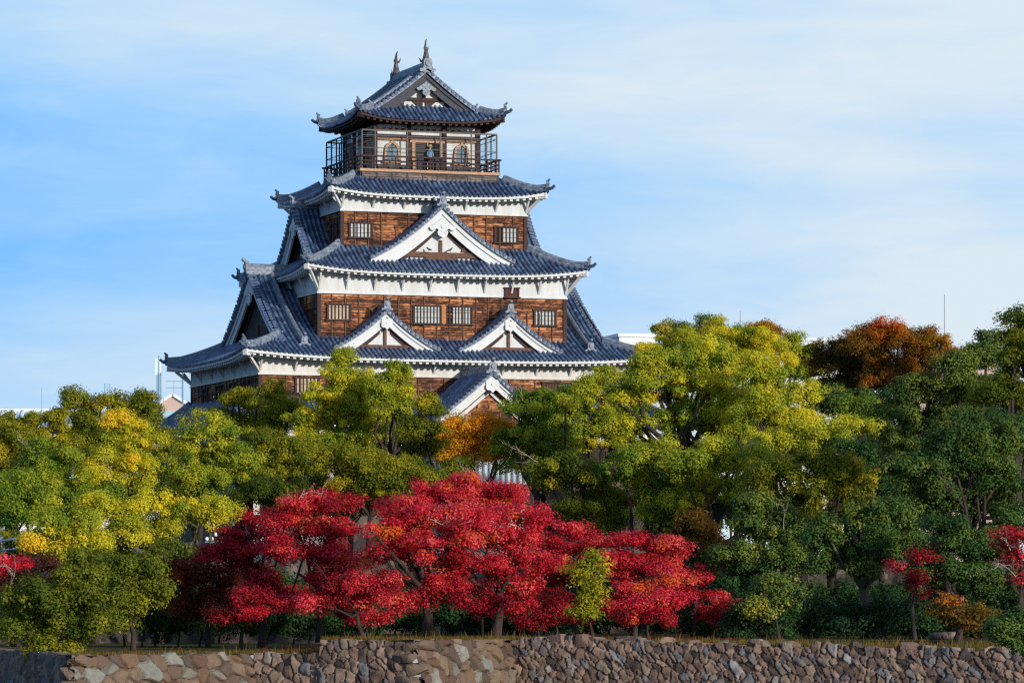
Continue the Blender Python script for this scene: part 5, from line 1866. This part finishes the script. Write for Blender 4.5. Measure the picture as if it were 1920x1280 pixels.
for px, y0, y1, lab in ((152, 717, 760, 'faint short rod left of the twin-panel antenna'), (78, 727, 766, 'faint rod above the glass roof at far left')):
    mast('flag_pole', lab, px, y0, y1, 545, .04, 'grey_steel', 'pole')


def block_building(name, label, x0, x1, yt, d, wall, depth=14, cat='building', left_len=0, win=True):
    a, b = P(x0, 0, d).x, P(x1, 0, d).x
    zt = P(0, yt, d).z
    root = empty(name, ((a + b) / 2, d, -1.4), 0, label=label, cat=cat)
    mb = MB(); mb.box(((a + b) / 2, d + depth / 2, (zt - 1.4) / 2), (b - a, depth, zt + 1.4)); part(mb, 'wall', wall, root)
    mb = MB(); mb.box(((a + b) / 2, d + depth / 2, zt + .12), (b - a + .5, depth + .5, .5)); part(mb, 'parapet', 'white_steel' if wall == 'pale_wall' else wall, root)
    if win:
        n = max(2, int((b - a) / 3))
        for i in range(n):
            mb = MB(); mb.box((a + (i + .5) * (b - a) / n, d - .02, zt - 2.6), (1.7, .12, 1.3)); part(mb, 'window', 'dark_glass', root)
    return root


bb2 = block_building('office_block', 'white block just right of the keep with a shaded left side', 1160, 1230, 630, 640, 'pale_wall', 30)
bb2.rotation_euler = (0, 0, math.radians(14))
block_building('office_block', 'long low white building on the skyline behind the pale green crown', 1455, 1600, 638, 700, 'pale_wall', 16)
pk = block_building('office_block', 'pinkish flat-roofed building at right under the white dome', 1700, 1900, 655, 690, 'pink_wall', 16)
q = P(1829, 655, 690)
rd = empty('radar_dome', (q.x, 692, q.z), 0, label='small white radar dome on a stubby post on the pinkish roof', cat='radar dome')
mb = MB()
R_ = .42
for i in range(8):
    for j in range(12):
        pass
rows = [[mb.vert((R_ * math.sin(PI * i / 8) * math.cos(2 * PI * j / 12), R_ * math.sin(PI * i / 8) * math.sin(2 * PI * j / 12), 1.45 + R_ * math.cos(PI * i / 8))) for j in range(12)] for i in range(9)]
for i in range(8):
    for j in range(12): mb.f.append((rows[i][j], rows[i + 1][j], rows[i + 1][(j + 1) % 12], rows[i][(j + 1) % 12]))
mb.build('dome', 'white_steel', rd, True)
mb = MB(); mb.tube([(0, 0, -.2), (0, 0, 1.1)], .16, 8); mb.build('post', 'white_steel', rd)

# blue handrail on the walkway at the left edge
a0, a1 = P(-90, 1026, 183), P(84, 1003, 192)
hr = empty('handrail', (a0.x, a0.y, 2.0), 0, label='blue metal handrail of a walkway at the left edge', cat='railing')
mb = MB(); mb.tube([a0, a1], .065, 8); part(mb, 'rail', 'rail_metal', hr)
mb = MB(); mb.tube([a0 - V((0, 0, .42)), a1 - V((0, 0, .42))], .05, 8); part(mb, 'rail', 'rail_metal', hr)
for i in range(9):
    p = a0.lerp(a1, i / 8)
    mb = MB(); mb.box((p.x, p.y, p.z - .52), (.09, .09, 1.02)); part(mb, 'post', 'black_iron', hr)
mb = MB(); mb.beam(a0 - V((0, 0, 1.15)), a1 - V((0, 0, 1.15)), 1.8, .3); part(mb, 'deck', 'dark_timber', hr)
for i in range(4):
    p = a0.lerp(a1, i / 3); mb = MB(); mb.box((p.x, p.y + .3, (p.z - 1.3 - 1.5) / 2), (.4, .5, p.z - 1.3 + 1.5)); part(mb, 'pier', 'dark_stone', hr)

# lantern posts in front of the keep base
def lamp(px, ytop, d, label, globes):
    zt = P(0, ytop, d).z
    root = empty('street_lamp', (P(px, 0, d).x, d, GB), 0, label=label, cat='street lamp')
    mb = MB(); mb.tube([(0, 0, -.1), (0, 0, .3), (0, 0, zt - GB)], [.12, .09, .07], 8); mb.box((0, 0, zt - GB - .45), (.30, .24, .9)); mb.build('post', 'black_iron', root)
    mb = MB(); mb.beam((-.75, -.1, zt - GB - .7), (.3, -.1, zt - GB - .7), .06, .06); mb.build('arm', 'blue_steel', root)
    for dx, dz in globes:
        m = MB(); rr = .105
        rows = [[m.vert((dx + rr * math.sin(PI * i / 6) * math.cos(2 * PI * j / 8), -.1 + rr * math.sin(PI * i / 6) * math.sin(2 * PI * j / 8), zt - GB - .62 + dz + rr * math.cos(PI * i / 6))) for j in range(8)] for i in range(7)]
        for i in range(6):
            for j in range(8): m.f.append((rows[i][j], rows[i + 1][j], rows[i + 1][(j + 1) % 8], rows[i][(j + 1) % 8]))
        m.build('globe', 'white_steel', root, True)
lamp(413, 990, 218, 'dark lamp post with three white globes left of the red trees', [(-.68, .08), (-.42, .08), (-.22, .30)])
lamp(427, 938, 222, 'dark lamp post with a pair of small globes higher up before the stone base', [(-.5, .05), (-.3, .08)])


def bench(px, d, label, w=1.3):
    p = P(px, 0, d); z = -.97
    root = empty('park_bench', (p.x, d, z), .15, label=label, cat='bench', group='benches under the dark trees')
    mb = MB()
    for i in range(3): mb.box((0, -.15 + i * .15, .44), (w, .12, .05))
    mb.build('seat', 'dark_timber', root)  # pale bench coloured dark for the shade it stands in
    for sx in (-1, 1):
        mb = MB(); mb.box((sx * w * .38, 0, .205), (.09, .38, .41)); mb.build('leg', 'dark_timber', root)
bench(1607, 181, 'bench coloured dark for shade, under the evergreens at the foot of the leaning trunks')
bench(1560, 184, 'bench coloured dark for shade, left of the other bench')

# fallen log and stump on the right
mb = MB()
p0_, p1_ = P(1745, 1196, 158), P(1800, 1188, 160)
lg = empty('log', (p0_.x, p0_.y, -1.0), 0, label='sawn log lying on the grass at right by the orange sapling', cat='log')
mb.tube([V((0, 0, .16)), V((.55, .3, .18)), V((1.1, .6, .2))], [.15, .16, .14], 8); mb.build('log_body', 'grey_boards', lg, True)

# birds on the roofs
def bird(wx, wy, wz, rz, label):
    root = empty('pigeon', (wx, wy, wz), rz, label=label, cat='bird', group='pigeons on the keep roofs')
    mb = MB()
    mb.tube([(-.24, 0, .10), (-.12, 0, .13), (0, 0, .16), (.08, 0, .22), (.12, 0, .28), (.17, 0, .29), (.21, 0, .275)], [.02, .05, .075, .06, .04, .035, .01], 8)
    for sy in (-.03, .03): mb.tube([(0, sy, .12), (.01, sy, 0)], .01, 4)
    mb.build('body', 'bird_grey', root, True)
def on_keep(x, y, z): 
    X, Y = keep_pt(x, y); return X, Y, z
bird(*on_keep(8.3, -7.9, 23.95), .3, 'pigeon on the right-hand hip of the second roof from the balcony')
bird(*on_keep(-.95, -7.16, 24.51), 2.8, 'pigeon on the timber beam inside the big white gable, left one')
bird(*on_keep(.55, -7.16, 24.51), .2, 'pigeon on the timber beam inside the big white gable, right one')

# visitor on the balcony
def person():
    X, Y = keep_pt(.12, -b5 - .42)
    root = empty('person', (X, Y, 30.31), TH, label='person in a yellow hat and blue top standing at the balcony door', cat='person')
    verts = [(0, 0, .92), (0, 0, 1.10), (0, 0, 1.30), (0, .0, 1.42), (0, -.01, 1.50), (0, -.02, 1.60), (0, -.02, 1.68),
             (-.09, 0, .86), (-.10, -.02, .48), (-.10, .02, .08), (-.11, -.12, .04), (.09, 0, .86), (.10, -.02, .48), (.10, .02, .08), (.11, -.12, .04),
             (-.17, 0, 1.38), (-.22, -.02, 1.10), (-.16, -.20, .98), (-.12, -.27, 1.0), (.17, 0, 1.38), (.22, -.02, 1.10), (.16, -.20, .98), (.12, -.27, 1.0)]
    rad = [.15, .145, .155, .10, .055, .09, .075, .095, .065, .045, .04, .095, .065, .045, .04, .065, .05, .038, .03, .065, .05, .038, .03]
    edges = [(0, 1), (1, 2), (2, 3), (3, 4), (4, 5), (5, 6), (0, 7), (7, 8), (8, 9), (9, 10), (0, 11), (11, 12), (12, 13), (13, 14), (3, 15), (15, 16), (16, 17), (17, 18), (3, 19), (19, 20), (20, 21), (21, 22)]
    def skinned(nm, idx, grow, material):
        me = bpy.data.meshes.new(nm)
        mp = {q: i for i, q in enumerate(idx)}
        me.from_pydata([verts[q] for q in idx], [(mp[a], mp[b]) for a, b in edges if a in mp and b in mp], [])
        o = bpy.data.objects.new(nm, me); COL.objects.link(o); o.parent = root
        sk = o.modifiers.new('Skin', 'SKIN'); sb_ = o.modifiers.new('Sub', 'SUBSURF'); sb_.levels = sb_.render_levels = 2
        for i, q in enumerate(idx):
            me.skin_vertices[0].data[i].radius = (rad[q] * grow, rad[q] * grow * .8)
            me.skin_vertices[0].data[i].use_root = (i == 0)
        me.materials.append(MATS[material])
        return o
    skinned('body', list(range(23)), 1.0, 'skin')
    skinned('shirt', [0, 1, 2, 3, 15, 16, 19, 20], 1.14, 'shirt_blue')
    skinned('trousers', [0, 7, 8, 9, 11, 12, 13], 1.18, 'trouser_navy')
    mb = MB(); mb.tube([(0, -.02, 1.66), (0, -.02, 1.68), (0, -.02, 1.69), (0, -.02, 1.80), (0, -.02, 1.82)], [.20, .21, .12, .10, .04], 12); mb.build('hat', 'hat_yellow', root, True)
    mb = MB(); mb.tube([(0, .05, 1.52), (0, .05, 1.60), (0, .04, 1.68)], [.05, .085, .08], 8); mb.build('hair', 'hair_black', root, True)
person()

# ------------------------------------------------------------------ grass along the wall tops
rng = np.random.default_rng(5)
segs = [(pA, pJ, ZL, 900, 2.5), (pJ, pS, ZL, 500, 3.0), (pS, pB, ZH, 700, 2.5), (pB, pC, ZH, 600, 2.5), (pC, pD, ZH, 2600, 6.0)]
C_, S_, T_ = [], [], []
vs, fs, ts = [], [], []
cnt = 0
for (a, b, z, n, wd) in segs:
    for _ in range(n):
        t = rng.random(); dpt = .35 + wd * rng.random() ** 1.7
        zz = (ZH + (-1.36 - ZH) * t if a is pC else z)
        if a is pC: zz = min(ZH, zz + .02)
        x = a[0] + (b[0] - a[0]) * t; y = a[1] + (b[1] - a[1]) * t + dpt
        h = rng.uniform(.08, .22) * (2.2 if rng.random() < .05 else 1)
        g = (-1.46 if a in (pA, pJ) else -.97) if a is not pC else (zz - .05) + (ZH - .04 - zz + .05) * min(.9, (dpt - .3) / 3 * .35 if dpt < 3.3 else .35 + (dpt - 3.3) / 5 * .55)
        dx, dy = rng.normal(0, .35, 2) * h
        w = rng.uniform(.012, .03)
        vs += [(x - w, y, g - .02), (x + w, y, g - .02), (x + dx, y + dy, g + h)]
        fs.append((cnt, cnt + 1, cnt + 2)); ts.append(rng.random()); cnt += 3
gr = np_mesh('grass', np.array(vs), np.array(fs), 'grass_blade', np.array(ts), None, False, 3)
tag(gr, 'thin olive and straw-coloured grass along the tops of the moat walls', 'grass', kind='stuff')

# fallen red leaves on the terrace grass
vs, fs, ts, cnt = [], [], [], 0
for _ in range(2600):
    px = rng.uniform(480, 1400); dd_ = 152 + 30 * rng.random() ** 1.3
    x = (px - CX) / F * dd_
    if px < 605: z = -1.44
    else: z = -.955
    if px < 620 and dd_ < 155.5: continue
    if px > 778 and dd_ < 159.5: continue
    a = rng.uniform(0, 6.28); r = rng.uniform(.03, .06)
    for k in range(4): vs.append((x + r * math.cos(a + k * 1.57), dd_ + r * math.sin(a + k * 1.57), z + rng.uniform(.01, .04)))
    fs.append((cnt, cnt + 1, cnt + 2, cnt + 3)); ts.append(rng.random() * .8); cnt += 4
tag(np_mesh('fallen_leaves', np.array(vs), np.array(fs), 'red_leaf', np.array(ts), None), 'fallen red leaves strewn on the grass under the cherry trees', 'leaves', kind='stuff')
